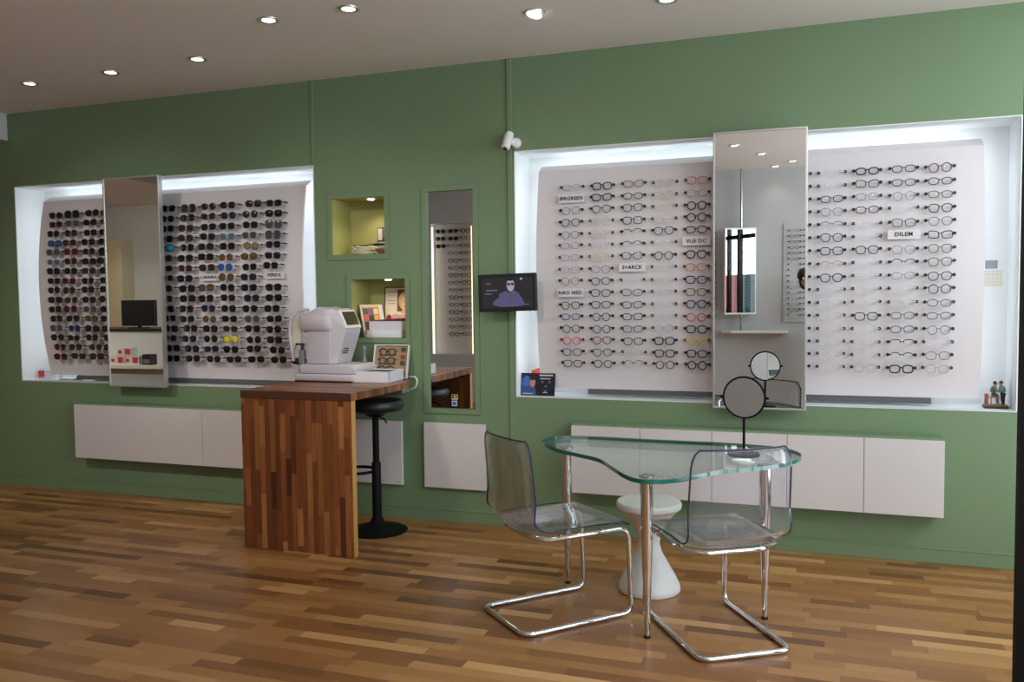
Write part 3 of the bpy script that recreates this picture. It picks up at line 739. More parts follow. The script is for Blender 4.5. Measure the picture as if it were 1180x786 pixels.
# ------------------------------------------------------------------ clear cantilever chairs
def bez(P, n):
    """smooth curve through points"""
    out = []
    for i in range(len(P)-1):
        p0 = Vector(P[max(i-1,0)]); p1 = Vector(P[i]); p2 = Vector(P[i+1]); p3 = Vector(P[min(i+2,len(P)-1)])
        for k in range(n):
            u = k/n; out.append(.5*((2*p1)+(p2-p0)*u+(2*p0-5*p1+4*p2-p3)*u*u+(3*p1-p0-3*p2+p3)*u**3))
    out.append(Vector(P[-1])); return out
def make_chair(label, x, y, ang, wf=.235, wb=.225, L=.285):
    t = thing('cantilever_chair', label, 'chair', (x,y,0), ang, 'clear cantilever chairs')
    # local +x is forward
    prof = bez([(.265,.435),(.235,.452),(.14,.450),(.0,.436),(-.12,.428),(-.195,.436),(-.243,.475),(-.262,.55),(-.272,.65),(-.282,.76),(-.292,.865)], 4)
    n = len(prof); NY = 14; vs = []; fs = []
    for i, p in enumerate(prof):
        f = i/(n-1)
        tz = max(0, (p.y-.44)/.425)                       # 0 seat .. 1 back top
        hw = wf + (wb-wf)*tz - .010*math.sin(PI*min(1,f*1.6))
        if i > n-4: hw -= (0,.004,.014,.034)[i-(n-4)]       # rounded top corners
        if i < 3: hw -= (.030,.010,.002)[i]
        for k in range(NY+1):
            u = -1 + 2*k/NY; yy = u*hw
            e = abs(u)**3
            if p.y > .47: xx, zz = p.x + .030*e*min(1,(p.y-.47)/.12), p.y      # back wraps forward at its sides
            else: xx, zz = p.x, p.y + .030*e*max(0,min(1,(.2-p.x)/.25))        # seat edges turn up
            if p.y > .47: zz += .030*e*max(0, 1-(p.y-.47)/.12)
            vs.append((xx, yy, zz))
    for i in range(n-1):
        for k in range(NY): a = i*(NY+1)+k; fs.append((a,a+1,a+NY+2,a+NY+1))
    me = MB().add(vs, fs).mesh('seat_shell', [M['acrylic'], M['acrylic_edge']], 60)
    s = put('seat_shell', me, t)
    md = s.modifiers.new('thickness', 'SOLIDIFY'); md.thickness = .007; md.offset = 0; md.material_offset_rim = 1; md.use_rim = True
    per = [(0,k) for k in range(NY)] + [(i,NY) for i in range(n-1)] + [(n-1,k) for k in range(NY,0,-1)] + [(i,0) for i in range(n-1,0,-1)]
    obj('edge_bead', MB().tube([vs[i*(NY+1)+k] for i, k in per], .0040, 8, closed=True), M['acrylic_edge'], t, smooth=70, label='bluish polished edge of the clear shell')
    r = .0125; w = .205; z = .418
    path = [(-.16,w,z),(L-.015,w,z),(L,w,r),(-L,w,r),(-L,-w,r),(L,-w,r),(L-.015,-w,z),(-.16,-w,z)]
    P = fillet(path, {1:.07,2:.045,3:.055,4:.055,5:.045,6:.07}, 8)
    P = P + [] 
    P = fillet([P[-1], Vector((-.20,-w*.6,z)), Vector((-.20,w*.6,z)), P[0]], .05, 6)[1:-1] + P
    fr = obj('frame', MB().tube(P, r, 12, closed=True), M['chrome'], t, smooth=60)
    for yy in (w, -w):
        for xx in (.12, -.10): obj('seat_clip', MB().lathe([(.011,0),(.011,.012)], (xx,yy,z+r-.003), 12), M['steel'], t, smooth=40)
    return t
make_chair('transparent chair on chrome tube at the left of the glass table, facing right', -1.145,-1.345, math.radians(47.5), L=.285)
make_chair('transparent chair on chrome tube in front of the glass table, back to viewer', -.415,-1.345, math.radians(122.5), L=.30)

# ------------------------------------------------------------------ tablet / advertising screen on the wall
t = thing('wall_screen', 'black-framed screen on the green wall showing a person in a purple shirt', 'screen', (-1.815,-.12,1.523), 0)
t.rotation_euler = (0, math.radians(-1.2), math.radians(3))
W2, H2 = .190, .118
obj('housing', MB().box((-W2,-.014,-H2),(W2,.016,H2)), M['black_pl'], t, bevel=.006)
obj('wall_arm', MB().box((-.03,.016,-.03),(.03,.05,.03)).box((-.015,.05,-.015),(.015,.118,.015)), M['black_mt'], t, bevel=.003)
sw, shh = .166, .094
sc_o = obj('picture', MB().box((-sw,-.0155,-shh),(sw,-.0138,shh)), pm('screen_dark', rgb(34,33,36), .2, emit=rgb(58,56,62), es=.3), t)
def flat(pts, y, name, mat, par): 
    return obj(name, MB().prism(pts, lambda p:(p[0],y,p[1]), lambda p:(p[0],y+.0006,p[1])), mat, par)
def emi(r,g,b,s=.55): return pm('screen_%02x%02x%02x' % (r,g,b), rgb(r,g,b), .3, emit=rgb(r,g,b), es=s)
Y0 = -.0161
flat([(-.098,-.075),(-.088,-.050),(-.055,-.030),(-.050,-.005),(-.010,.010),(.018,.000),(.045,.014),(.075,-.005),(.105,-.055),(.115,-.078),(.07,-.088),(.045,-.088),(-.045,-.090)], Y0, 'purple_shirt', emi(84,78,118,.35), sc_o)
flat([(.008,-.035),(.020,.0),(.036,-.0),(.052,-.030),(.036,-.055)], Y0-.0007, 'neck', emi(74,72,92), sc_o)
el = lambda cx,cz,a,b,n=20: [(cx+a*math.cos(2*PI*k/n), cz+b*math.sin(2*PI*k/n)) for k in range(n)]
flat(el(.024,.046,.025,.040), Y0-.0014, 'face', emi(134,124,142,.9), sc_o)
flat(el(.024,.084,.026,.012), Y0-.0021, 'hair', emi(30,28,34,.2), sc_o)
flat(el(.012,.052,.011,.008), Y0-.0021, 'dark_glasses', emi(34,34,46,.2), sc_o); flat(el(.037,.052,.011,.008), Y0-.0021, 'dark_glasses', emi(34,34,46,.2), sc_o)
for (x,z,ww,hh) in ((-.122,.058,.034,.007),(-.10,.016,.075,.007),(-.125,-.006,.045,.006),(.125,-.076,.03,.005)):
    flat([(x-ww/2,z-hh/2),(x+ww/2,z-hh/2),(x+ww/2,z+hh/2),(x-ww/2,z+hh/2)], Y0, 'caption', emi(96,92,104), sc_o)
flat([(.085,.088),(.103,.088),(.094,.073)], Y0, 'emblem', emi(170,168,170,.6), sc_o)

# security camera
t = thing('security_camera', 'small white security camera above the left end of the right display', 'security camera', (-1.815,0,2.468))
obj('wall_mount', MB().lathe([(0,-.05),(.022,-.048),(.032,-.03),(.034,0),(0,0)], (.025,0,.0), 20, 'y'), M['white_pl'], t, smooth=40)
Mx = Matrix.Translation((-.004,-.085,.0)) @ Matrix.Rotation(math.radians(7), 4, 'Y') @ Matrix.Rotation(math.radians(-28), 4, 'X')
hb = obj('housing', MB().lathe([(0,-.055),(.020,-.055),(.027,-.048),(.029,.0),(.029,.052),(.026,.060),(0,.060)], (0,0,0), 20).xf(Mx), M['white_pl'], t, smooth=40)
obj('lens', MB().lathe([(0,-.062),(.012,-.062),(.014,-.054)], (0,0,0), 16).xf(Mx), M['black_pl'], hb, smooth=40)
obj('arm', MB().tube([(.02,-.04,0),(0,-.07,0)], .012, 10), M['white_pl'], t, smooth=40)

# ------------------------------------------------------------------ contents of the two little niches
def downlight(x, y, z, e, lab):
    t = thing('niche_downlight', lab, 'spotlight', (x,y,z), 0, 'little niche downlights')
    obj('trim_ring', MB().lathe([(.026,-.003),(.036,-.004),(.038,0)], n=24), M['alu'], t, smooth=40)
    obj('lamp_lens', MB().lathe([(0,-.011),(.018,-.010),(.026,-.003)], n=20), M['spot'], t)
    L = bpy.data.lights.new('niche_lamp', 'SPOT'); L.energy = e; L.spot_size = 2.3; L.spot_blend = .8; L.color = (1,.88,.55); L.shadow_soft_size = .03
    lo = bpy.data.objects.new('niche_lamp', L); COL.objects.link(lo); lo.location = (x,y,z-.012)
downlight(-2.885,.09,SN1[3],6,'small bright downlight inside the upper little green niche')
downlight(-2.745,.055,SN2[3],5,'small bright downlight inside the lower little green niche')
z0 = SN1[2]
t = thing('picture_frame', 'small dark picture frame in the upper little niche, right side', 'picture frame', (-2.838,.175,z0+.045), math.radians(-8))
obj('frame', MB().box((-.055,0,0),(.055,.012,.15)), cm(52,50,52), t, bevel=.002)
obj('picture', MB().box((-.047,-.001,.062),(-.012,0,.142)), cm(200,200,204), t); obj('picture', MB().box((-.006,-.001,.075),(.045,0,.142)), cm(120,112,110), t)
obj('picture', MB().box((-.047,-.001,.008),(.047,0,.05)), cm(176,176,184), t)
put('brown_wallet', MB().box((-.10,-.05,0),(.10,.05,.044)).mesh('brown_wallet', cm(120,66,40), 30, .008, 3), None, 'brown leather case lying under the small picture frame', 'case', None, None, (-2.815,.13,z0), (0,0,.05))
cb = MB(); random.seed(3)
for k in range(5):
    P = []; ph = random.uniform(0, 6)
    for q in range(26):
        a = ph + q*.5; P.append((-2.975+.07*math.cos(a)+random.uniform(-.01,.01)+.003*q, .085+.035*math.sin(a), z0+.012+.010*k+.006*math.sin(q*1.3)))
    cb.tube(P, .006, 6)
obj('coiled_cable', cb, cm(206,202,170), None, smooth=50, label='tangled pale cable coiled in the upper little niche', cat='cable')
t = thing('black_case', 'black folded device behind the tangled cable in the upper niche', 'device', (-2.99,.165,z0))
obj('body', MB().box((-.075,-.02,0),(.0,.02,.075)), M['black_pl'], t, bevel=.004); obj('arm', MB().tube([(0,0,.06),(.10,0,.078),(.20,-.01,.075)], [.010,.009,.006], 8), M['black_pl'], t, smooth=40)
z0 = SN2[2]
t = thing('framed_photo', 'framed advert photo of a smiling fair-haired person in the lower niche', 'picture frame', (-2.765,.215,z0+.075), math.radians(0))
t.rotation_euler = (math.radians(-4), 0, 0)
obj('frame', MB().box((-.105,0,0),(.105,.012,.275)), cm(70,44,34), t, bevel=.002)
pc = obj('poster', MB().box((-.096,-.001,.008),(.096,0,.267)), cm(226,214,200), t)
flat([(-.09,.01),(-.07,.06),(-.02,.085),(.03,.075),(.096,.09),(.096,.01)], -.0018, 'pink_top', cm(214,160,166), pc)
flat([(-.002,.10),(-.002,.255),(.094,.255),(.094,.10)], -.0017, 'backdrop', cm(96,74,58), pc)
flat(el(.060,.175,.052,.066), -.0026, 'fair_hair', cm(204,164,104), pc); flat(el(.062,.160,.034,.046), -.0034, 'face', cm(226,176,146), pc)
flat([(.03,.085),(.10,.085),(.09,.13),(.045,.13)], -.0030, 'neck', cm(222,172,144), pc)
flat(el(.050,.168,.005,.003), -.0042, 'eye', cm(60,44,40), pc); flat(el(.074,.168,.005,.003), -.0042, 'eye', cm(60,44,40), pc); flat(el(.062,.138,.012,.004), -.0042, 'mouth', cm(186,80,80), pc)
for z, ww in ((.235,.04),(.21,.055),(.175,.07),(.155,.06)): flat([(-.045-ww/2,z),(-.045+ww/2,z),(-.045+ww/2,z+.004),(-.045-ww/2,z+.004)], -.0018, 'caption', cm(150,140,132), pc)
flat(el(-.065,.05,.02,.03), -.0026, 'flower', cm(170,40,70), pc)
t = thing('open_catalogue', 'colourful catalogue box leaning against the left side of the lower niche', 'catalogue', (-2.910,.020,z0+.004), math.radians(54))
Rl = Matrix.Rotation(math.radians(-20), 4, 'X')
obj('cover', MB().box((-.005,-.006,0),(.165,.006,.235)).xf(Rl), cm(196,190,184), t)
obj('page', MB().box((.006,-.0075,.01),(.130,-.006,.225)).xf(Rl), cm(120,96,78), t)
obj('page', MB().box((.134,-.0075,.01),(.160,-.006,.230)).xf(Rl), cm(200,202,200), t)
random.seed(5)
for k in range(12):
    c = [(190,50,44),(40,38,52),(210,150,80),(60,44,40),(96,70,120),(222,180,120)][k % 6]; i, j = k % 3, k // 3
    obj('picture', MB().box((.012+i*.039,-.0085,.018+j*.048),(.047+i*.039,-.0075,.060+j*.048)).xf(Rl), cm(*c), t)
obj('page', MB().box((.008,-.0085,.212),(.128,-.0075,.224)).xf(Rl), cm(224,166,96), t)
put('white_box', MB().box((-.13,-.075,0),(.13,.075,.052)).mesh('white_box', cm(224,224,232), 30, .002), None, 'flat white box lying at the bottom of the lower little niche', 'box', 'white boxes in the lower niche', None, (-2.765,.085,z0), (0,0,.03))
t = thing('white_box', 'white box with a brown lid edge stacked on the flat white box', 'box', (-2.752,.085,z0+.052), -.03, 'white boxes in the lower niche')
obj('body', MB().box((-.125,-.07,0),(.125,.07,.062)), cm(220,220,228), t, bevel=.002)
obj('lid', MB().prism([(-.127,.062),(.127,.062),(.127,.082),(-.06,.070),(-.127,.064)], lambda p:(p[0],-.072,p[1]), lambda p:(p[0],.072,p[1])), cm(92,56,46), t)

# ------------------------------------------------------------------ small things on the display shelves
zs = RN[2]
t = thing('postcard_stand', 'dark advertising card with blue figure standing at the left end of the right display', 'advert card', (-1.683,.055,zs))
t.rotation_euler = (math.radians(-9), 0, 0)
cd = obj('card', MB().box((-.115,0,0),(.115,.004,.146)), cm(18,20,36,.35), t)
obj('foot', MB().box((-.03,.004,0),(.03,.05,.004)), M['pane'], t)
flat([(-.115,.004),(-.115,.055),(-.085,.06),(-.055,.062),(-.02,.055),(-.005,.004)], -.0008, 'blue_clothing', cm(44,74,120), cd)
flat([(-.11,.055),(-.108,.11),(-.08,.13),(-.055,.12),(-.055,.06)], -.0007, 'blue_shape', cm(50,96,176), cd)
flat(el(-.035,.085,.019,.031), -.0016, 'face', cm(178,130,112), cd); flat(el(-.035,.112,.021,.012), -.0024, 'hair', cm(30,24,26), cd)
for (x,z,ww,hh) in ((.055,.128,.09,.009),(.05,.108,.07,.006),(.05,.02,.03,.004)): flat([(x-ww/2,z),(x+ww/2,z),(x+ww/2,z+hh),(x-ww/2,z+hh)], -.0008, 'caption', cm(196,200,210), cd)
for (x,z) in ((.03,.09),(.078,.09),(.054,.062),(.052,.03)): flat(el(x,z,.009,.007,12), -.0008, 'emblem', cm(96,104,126), cd)
flat([(-.10,.010),(-.03,.010),(-.03,.016),(-.10,.016)], -.0018, 'caption', cm(170,176,190), cd)
t = thing('red_counter_card', 'red leaflet half hidden behind the dark advertising card', 'leaflet', (-1.700,.125,zs))
t.rotation_euler = (math.radians(-8), 0, 0)
obj('sheet', MB().prism([(-.05,0),(.055,0),(.055,.165),(.03,.185),(-.01,.172),(-.05,.155)], lambda p:(p[0],0,p[1]), lambda p:(p[0],.002,p[1])), cm(226,86,80), t)
# grey card and squared paper fixed to the niche's back wall
put('grey_card', MB().box((-.031,-.003,-.023),(.031,0,.023)).mesh('grey_card', cm(146,160,166)), None, 'small grey card on the back of the right niche', 'card', None, None, (.935,ND-.001,1.648))
t = thing('squared_paper', 'pale squared paper taped below the small grey card', 'paper', (.945,ND-.001,1.570))
obj('sheet', MB().box((-.045,-.002,-.045),(.045,0,.045)), cm(228,226,210), t)
for k in range(5):
    obj('grid_line', MB().box((-.04+.02*k-.0008,-.0026,-.045),(-.04+.02*k+.0008,-.002,.045)), cm(200,198,180), t); obj('grid_line', MB().box((-.045,-.0026,-.04+.02*k-.0008),(.045,-.002,-.04+.02*k+.0008)), cm(200,198,180), t)

# painted figurine: two people bent over a small table
def skinned(name, joints, edges, mat, parent, sub=2, loc=(0,0,0), rot=(0,0,0)):
    me = bpy.data.meshes.new(name); me.from_pydata([j[:3] for j in joints], edges, []); me.materials.append(mat)
    o = put(name, me, parent, loc=loc, rot=rot)
    bpy.context.view_layer.objects.active = o
    md = o.modifiers.new('skin', 'SKIN'); md.use_smooth_shade = True
    for i, j in enumerate(joints):
        r = j[3]; me.skin_vertices[0].data[i].radius = (r, r) if not isinstance(r, tuple) else r
    me.skin_vertices[0].data[0].use_root = True
    s = o.modifiers.new('sub', 'SUBSURF'); s.levels = sub; s.render_levels = sub
    return o
t = thing('figurine', 'small painted figurine of people at a table, on the right end of the shelf', 'figurine', (.940,.120,zs))
obj('base', MB().box((-.060,-.038,0),(.060,.038,.014)), cm(62,42,34), t, bevel=.005, seg=2)
obj('base_top', MB().box((-.055,-.033,.014),(.055,.033,.020)), cm(150,120,96), t, bevel=.003)
def fig_person(x, y, h, face, coat, trouser, hair, seated):
    rz = 0 if face > 0 else PI
    f = put('figure', None, t, loc=(x,y,.020), rot=(0,0,rz))
    bpy.data.objects.remove(f)
    s = h
    J = [(0,0,.50*s,.15*s),(.03*s,0,.66*s,.17*s),(.06*s,0,.79*s,.13*s),(.08*s,0,.86*s,.06*s)]
    E = [(0,1),(1,2),(2,3)]
    for sd in (1,-1):
        b = len(J)
        J += [(.06*s,sd*.12*s,.78*s,.075*s),(.10*s,sd*.17*s,.64*s,.065*s),(.24*s,sd*.11*s,.60*s,.05*s),(.30*s,sd*.07*s,.61*s,.022*s)]
        E += [(2,b),(b,b+1),(b+1,b+2),(b+2,b+3)]
    o = skinned('figure', J, E, cm(*coat), t, 1, (x,y,.020), (0,0,rz))
    JL = [(0,0,.50*s,.085*s)]; EL = []
    for sd in (1,-1):
        b = len(JL)
        if seated: JL += [(.03*s,sd*.06*s,.46*s,.09*s),(.20*s,sd*.07*s,.42*s,.08*s),(.20*s,sd*.07*s,.12*s,.06*s),(.22*s,sd*.06*s,.02*s,.03*s),(.28*s,sd*.06*s,.02*s,.025*s)]
        else: JL += [(0,sd*.06*s,.46*s,.10*s),(.01*s,sd*.075*s,.25*s,.085*s),(-.01*s,sd*.075*s,.06*s,.06*s),(.0,sd*.065*s,.02*s,.03*s),(.07*s,sd*.065*s,.02*s,.025*s)]
        EL += [(0,b),(b,b+1),(b+1,b+2),(b+2,b+3),(b+3,b+4)]
    skinned('trousers', JL, EL, cm(*trouser), o, 1)
    hd = obj('head', MB().ball((.105*s,0,.955*s),.085*s,8,(1,.85,1.15)).ball((.170*s,0,.935*s),.014*s,5), M['skin_dark'], o, smooth=60)
    obj('hair', MB().ball((.085*s,0,.985*s),.088*s,8,(.95,.92,.95)), cm(*hair), o, smooth=60)
fig_person(.036,.0,.124,-1,(122,140,128),(28,36,34),(60,40,30),False)
fig_person(-.012,.012,.120,1,(110,126,120),(90,96,92),(50,34,28),True)
obj('small_table', MB().box((-.030,-.026,.058),(.016,.002,.064)).box((-.028,-.024,.020),(-.022,-.018,.058)).box((.008,-.024,.020),(.014,-.018,.058)), cm(150,120,88), t)
obj('chair_back', MB().box((-.052,-.018,.020),(-.036,.022,.078)), cm(150,80,46), t, bevel=.004)

zs = LN[2]
t = thing('carton', 'small red and white carton on the shelf at the far left display', 'carton', (-5.955,.150,zs), math.radians(20))
obj('body', MB().box((-.055,-.03,0),(.055,.03,.074)), cm(196,196,200), t, bevel=.001)
obj('label', MB().box((-.056,-.031,.016),(-.008,-.0302,.070)).box((-.056,-.031,.016),(-.0552,.02,.070)), cm(190,66,66), t, label='red printed panel')
t = thing('spray_bottle', 'small bottle with a pointed red cap behind the red and white carton', 'bottle', (-5.915,.205,zs))
obj('body', MB().lathe([(0,0),(.028,0),(.03,.01),(.03,.085),(.014,.105),(.014,.115),(0,.115)], n=20), cm(206,206,208,.3), t, smooth=40)
obj('cap', MB().lathe([(.018,.115),(.018,.135),(.012,.17),(.004,.225),(0,.226)], n=18), cm(206,50,52), t, smooth=40)
for i, (x, w) in enumerate(((-5.70,.09),(-5.50,.05),(-5.27,.04))):
    t = thing('clear_stand', 'small clear acrylic stand lying under the sunglasses panel, %s from the left' % ('first','second','third')[i], 'stand', (x,.14,zs), 0, 'clear stands under the panel')
    obj('plate', MB().box((-w,-.03,0),(w,.03,.006)), M['table_edge'] if i == 0 else M['lens_clear'], t)
    obj('clip', MB().box((w-.02,-.012,.006),(w,.012,.02)), M['grey_pl'], t)

# ------------------------------------------------------------------ the side of the shop behind the camera (seen in the mirrors)
# lit rack opposite
t = put('opposite_rack', MB().box((OPN[0]+.03,YF-.128,OPN[2]+.005),(OPN[1]-.03,YF-.120,OPN[3]-.005)).mesh('opposite_rack', M['panel']), None, 'lit white eyeglasses rack reflected in the narrow recessed mirror', 'display panel')
for x in (OPN[0]+.012, OPN[1]-.012): obj('led_strip', MB().box((x-.010,YF-.03,OPN[2]+.01),(x+.010,YF-.02,OPN[3]-.05)), M['led_warm'], t)
for r in range(15):
    z = 2.44 - r*.1045
    for c, x in enumerate((-5.03,-4.835,-4.64)):
        for s in (-1,1): 
            if c: put('peg', PEG, t, loc=(x+s*.086, YF-.120+.025, z), rot=(0,0,PI))
        sun = r in (0,1,2) and (c == 0 or (c == 1 and r < 2))
        if c == 0 and not sun: continue
        rr = (r*7+c*3) % 5
        o = make_glasses('sunglasses' if sun else 'eyeglasses', x, YF-.120+.055, z, ('square' if sun else ('panto','round','rect','cat','oval')[rr]), 'thick' if (sun or rr < 2) else 'mid',
            cm(20,20,22,.35), cm(14,13,14,.15) if sun else M['lens_clear'],
            '%s seen in the narrow recessed mirror, %s column, %s row of the rack' % ('black sunglasses' if sun else 'black eyeglasses', ('left edge','middle','right')[c], ORD[r]), 'sunglasses' if sun else 'eyeglasses',
            'glasses on the opposite lit rack', scale=1.18, yaw=PI)
# tall mirror on a pole, ledge and peg racks on the opposite white wall
mt = thing('swivel_mirror', 'white-sided mirror on a pole, reflected inside the tall right mirror', 'mirror', (-.845,YF+.21,1.25), math.radians(180-20))
obj('casing', MB().box((-.19,-.0,0),(.19,.07,1.04)), M['white_pl'], mt, bevel=.003); obj('glass', MB().box((-.175,-.004,.02),(.175,0,1.02)), M['mirror'], mt)
pl = put('mirror_pole', MB().lathe([(.014,1.05),(.014,CEIL-.002)], n=14).mesh('mirror_pole', M['steel'], 40), None, 'thin steel pole behind the swivel mirror reflected in the tall mirror', 'pole', None, None, (-.845,YF+.115,0))
lg = MB(); lg.prism([(-1.08,YF),(-.30,YF),(-.30,YF+.16),(-.5,YF+.20),(-.95,YF+.20),(-1.08,YF+.14)], lambda p:(p[0],p[1],1.02), lambda p:(p[0],p[1],1.05))
obj('wall_ledge', lg, M['white_pl'], None, label='white ledge on the opposite wall below the swivel mirror, a reflection', cat='shelf', bevel=.003)
for k, (xs_, lab) in enumerate((((-.30,-.165,-.125), 'peg rack with thin eyeglasses reflected at the right of the tall mirror'), ((-1.19,-1.165), 'second peg rack reflected at the left edge of the tall mirror'))):
    xa, xb = (-.36,.05) if k == 0 else (-1.32,-1.13)
    rk = put('peg_rack', MB().box((xa,YF+.001,1.15),(xb,YF+.012,2.33)).mesh('peg_rack', M['white_wall']), None, lab, 'display panel')
    for r in range(16):
        for x in xs_: put('peg', PEG, rk, loc=(x, YF+.012+.025, 2.252-.0675*r), rot=(0,0,PI))
    if k == 0:
        for r in range(16):
            if r in (6,7,8): continue
            col = ['g','k','k','d','k','d','c','c','c','c','e','e','s','g','k','c'][r]
            make_glasses('eyeglasses', -.2325, YF+.06, 2.252-.0675*r, 'oval', 'mid' if col in 'kd' else 'thin', cm(*FC[col][1],.35), M['lens_clear'],
                '%s eyeglasses seen in the tall mirror on its right peg rack, %s row' % (FC[col][0], ORD[r]), 'eyeglasses', 'glasses on the reflected peg rack', scale=.88, yaw=PI)
# reception counter far left
t = thing('reception_counter', 'white reception counter with black top, reflected in the left tall mirror', 'counter', (-8.2,-3.6,0))
obj('top', MB().box((-1.1,-.65,1.115),(1.1,.0,1.143)), M['black_pl'], t, bevel=.004); obj('front', MB().box((-1.08,-.6,0),(1.08,-.03,1.115)), cm(206,208,206), t)
lg = MB(); lg.prism([(-1.08,-.03)]+[(-1.08+2.16*k/16,.16+.10*math.sin(PI*k/16)) for k in range(17)]+[(1.08,-.03)], lambda p:(p[0],p[1],.66), lambda p:(p[0],p[1],.705))
obj('ledge', lg, cm(222,220,214), t, smooth=30)
lg = MB(); lg.prism([(-1.06,-.03)]+[(-1.06+2.12*k/16,.10+.10*math.sin(PI*k/16)) for k in range(17)]+[(1.06,-.03)], lambda p:(p[0],p[1],0), lambda p:(p[0],p[1],.66))
obj('skirt', lg, cm(176,188,196), t, smooth=30)
t = thing('monitor', 'black computer monitor on the counter, reflected in the left tall mirror', 'monitor', (-8.15,-3.75,1.143), math.radians(4))
obj('panel', MB().box((-.29,-.02,.03),(.29,.02,.36)), M['black_pl'], t, bevel=.005); obj('stand', MB().box((-.10,-.08,0),(.10,.08,.012)).box((-.03,-.01,.01),(.03,.01,.06)), M['black_pl'], t)
for k, (x, z) in enumerate(((-8.20,.705),(-7.97,.705),(-8.085,.810))):
    t = thing('product_carton', 'red and white carton reflected in the left mirror, %s' % ('lower one at left','lower one at right','on top of two others')[k], 'carton', (x,-3.46,z), 0, 'cartons on the counter ledge')
    obj('body', MB().box((-.110,-.05,0),(.110,.05,.103)), cm(206,204,202), t, bevel=.001); obj('label', MB().box((.01,.05,.02),(.095,.0512,.09)).box((-.095,.05,.03),(-.04,.0512,.07)), cm(196,60,56), t)
t = thing('card_reader', 'dark card terminal beside the cartons, reflected in the left mirror', 'card terminal', (-7.73,-3.45,.705))
obj('body', MB().box((-.07,-.05,0),(.07,.05,.13)), cm(38,36,44), t, bevel=.006); obj('keypad', MB().box((-.05,.05,.02),(.05,.053,.07)), cm(120,112,118), t)

# street-side things seen through the swivel mirror
mb = MB(); P = [(4.2, .9+.8*math.sin(a), 1.6+1.3*math.cos(a)) for a in [.2+2.6*k/20 for k in range(21)]]
mb.tube(P, [.05+.12*math.sin(PI*k/20) for k in range(21)], 10); mb.box((4.15,.95,-.05),(4.25,1.45,.4))
obj('red_street_sculpture', mb, M['red_gloss'], None, smooth=50, label='red curved banner outside, seen in the mirror within the tall mirror', cat='banner')
t = thing('street_planter', 'potted shrub outside the shop window, seen in the reflected mirror', 'plant', (3.4,-.2,-.05))
obj('pot', MB().lathe([(0,0),(.18,0),(.24,.4),(.22,.4),(.2,.36),(0,.36)], n=20), M['terracotta'], t, smooth=40)
lf = MB(); random.seed(2)
for k in range(160):
    a = random.uniform(0,2*PI); r = random.uniform(.02,.32); z = random.uniform(.4,1.25); c = Vector((r*math.cos(a), r*math.sin(a), z)); d = Vector((random.uniform(-1,1),random.uniform(-1,1),random.uniform(-.2,1))).normalized()*.09; e = d.cross(Vector((0,0,1)))*.4
    lf.add([c-d, c+e, c+d, c-e], [(0,1,2,3)])
obj('foliage', lf, M['leafgreen'], t)
obj('stem', MB().tube([(0,0,.3),(.02,0,.8),(0,.02,1.1)], .015, 8), cm(90,70,50), t)

# ------------------------------------------------------------------ the photographer (only a little of them shows in the tall mirror)
t = thing('person', 'person leaning sideways with a camera, just visible at the tall mirror edge', 'person', (.13,-5.42,0))
J = [(0,0,.95,.125),(0,.01,1.12,.115),(-.005,.01,1.28,.125),(-.03,.0,1.42,.085),(-.12,.02,1.53,.052),
     (-.21,.04,1.60,.072),(-.225,.045,1.68,.078),(-.23,.04,1.735,.045)]
E_ = [(0,1),(1,2),(2,3),(3,4),(4,5),(5,6),(6,7)]
for sd in (1,-1):
    b = len(J)
    if sd == 1: J += [(.13,.01,1.37,.06),(.19,.06,1.18,.048),(.06,.19,1.34,.038),(-.035,.215,1.462,.03)]
    else: J += [(-.12,.04,1.36,.055),(-.10,.13,1.17,.048),(-.14,.20,1.33,.038),(-.195,.215,1.462,.03)]
    E_ += [(3,b),(b,b+1),(b+1,b+2),(b+2,b+3)]
    l = len(J)
    J += [(sd*.09,0,.88,.10),(sd*.11,.03,.50,.068),(sd*.12,0,.10,.045),(sd*.12,-.03,.035,.04),(sd*.13,.13,.03,.035)]
    E_ += [(0,l),(l,l+1),(l+1,l+2),(l+2,l+3),(l+2,l+4)]
body = skinned('body', J, E_, M['skin'], t, 2)
# clothing
JT = [(0,0,.95,.18),(0,.01,1.12,.168),(-.005,.01,1.28,.17),(-.03,.0,1.41,.10)]; ET = [(0,1),(1,2),(2,3)]
JT += [(.13,.01,1.37,.072),(.19,.06,1.18,.060),(.07,.18,1.325,.046),(-.12,.04,1.36,.066),(-.10,.13,1.17,.060),(-.138,.19,1.315,.046),(0,0,.84,.175)]
ET += [(3,4),(4,5),(5,6),(3,7),(7,8),(8,9),(0,10)]
skinned('jersey', JT, ET, M['cloth_dark'], t, 2)
JP = [(0,0,.97,.158)]; EP = []
for sd in (1,-1):
    l = len(JP); JP += [(sd*.09,0,.88,.112),(sd*.11,.03,.50,.080),(sd*.12,0,.12,.062)]; EP += [(0,l),(l,l+1),(l+1,l+2)]
    obj('shoe', MB().ball((sd*.125,.05,.045),.055,8,(.85,2.1,.8)), M['shoe'], t, smooth=60)
skinned('trousers', JP, EP, M['denim'], t, 2)
hr = MB().ball((-.232,.020,1.700),.095,10,(.95,1.05,.95)).ball((-.225,-.030,1.62),.08,8,(.95,.7,1.1)); obj('hair', hr, M['hair'], t, smooth=60)
for s in (-1,1): obj('eye', MB().ball((-.222+s*.032,.122,1.665),.010,6), M['white_pl'], t, smooth=60)
obj('nose', MB().ball((-.22,.130,1.635),.016,6,(.8,1,1.4)), M['skin'], t, smooth=60); obj('mouth', MB().ball((-.213,.118,1.595),.022,6,(1,.3,.25)), cm(170,90,84), t, smooth=60)
for s in (-1,1): obj('ear', MB().ball((-.222+s*.080,.04,1.645),.022,6,(.4,.8,1.3)), M['skin'], t, smooth=60)
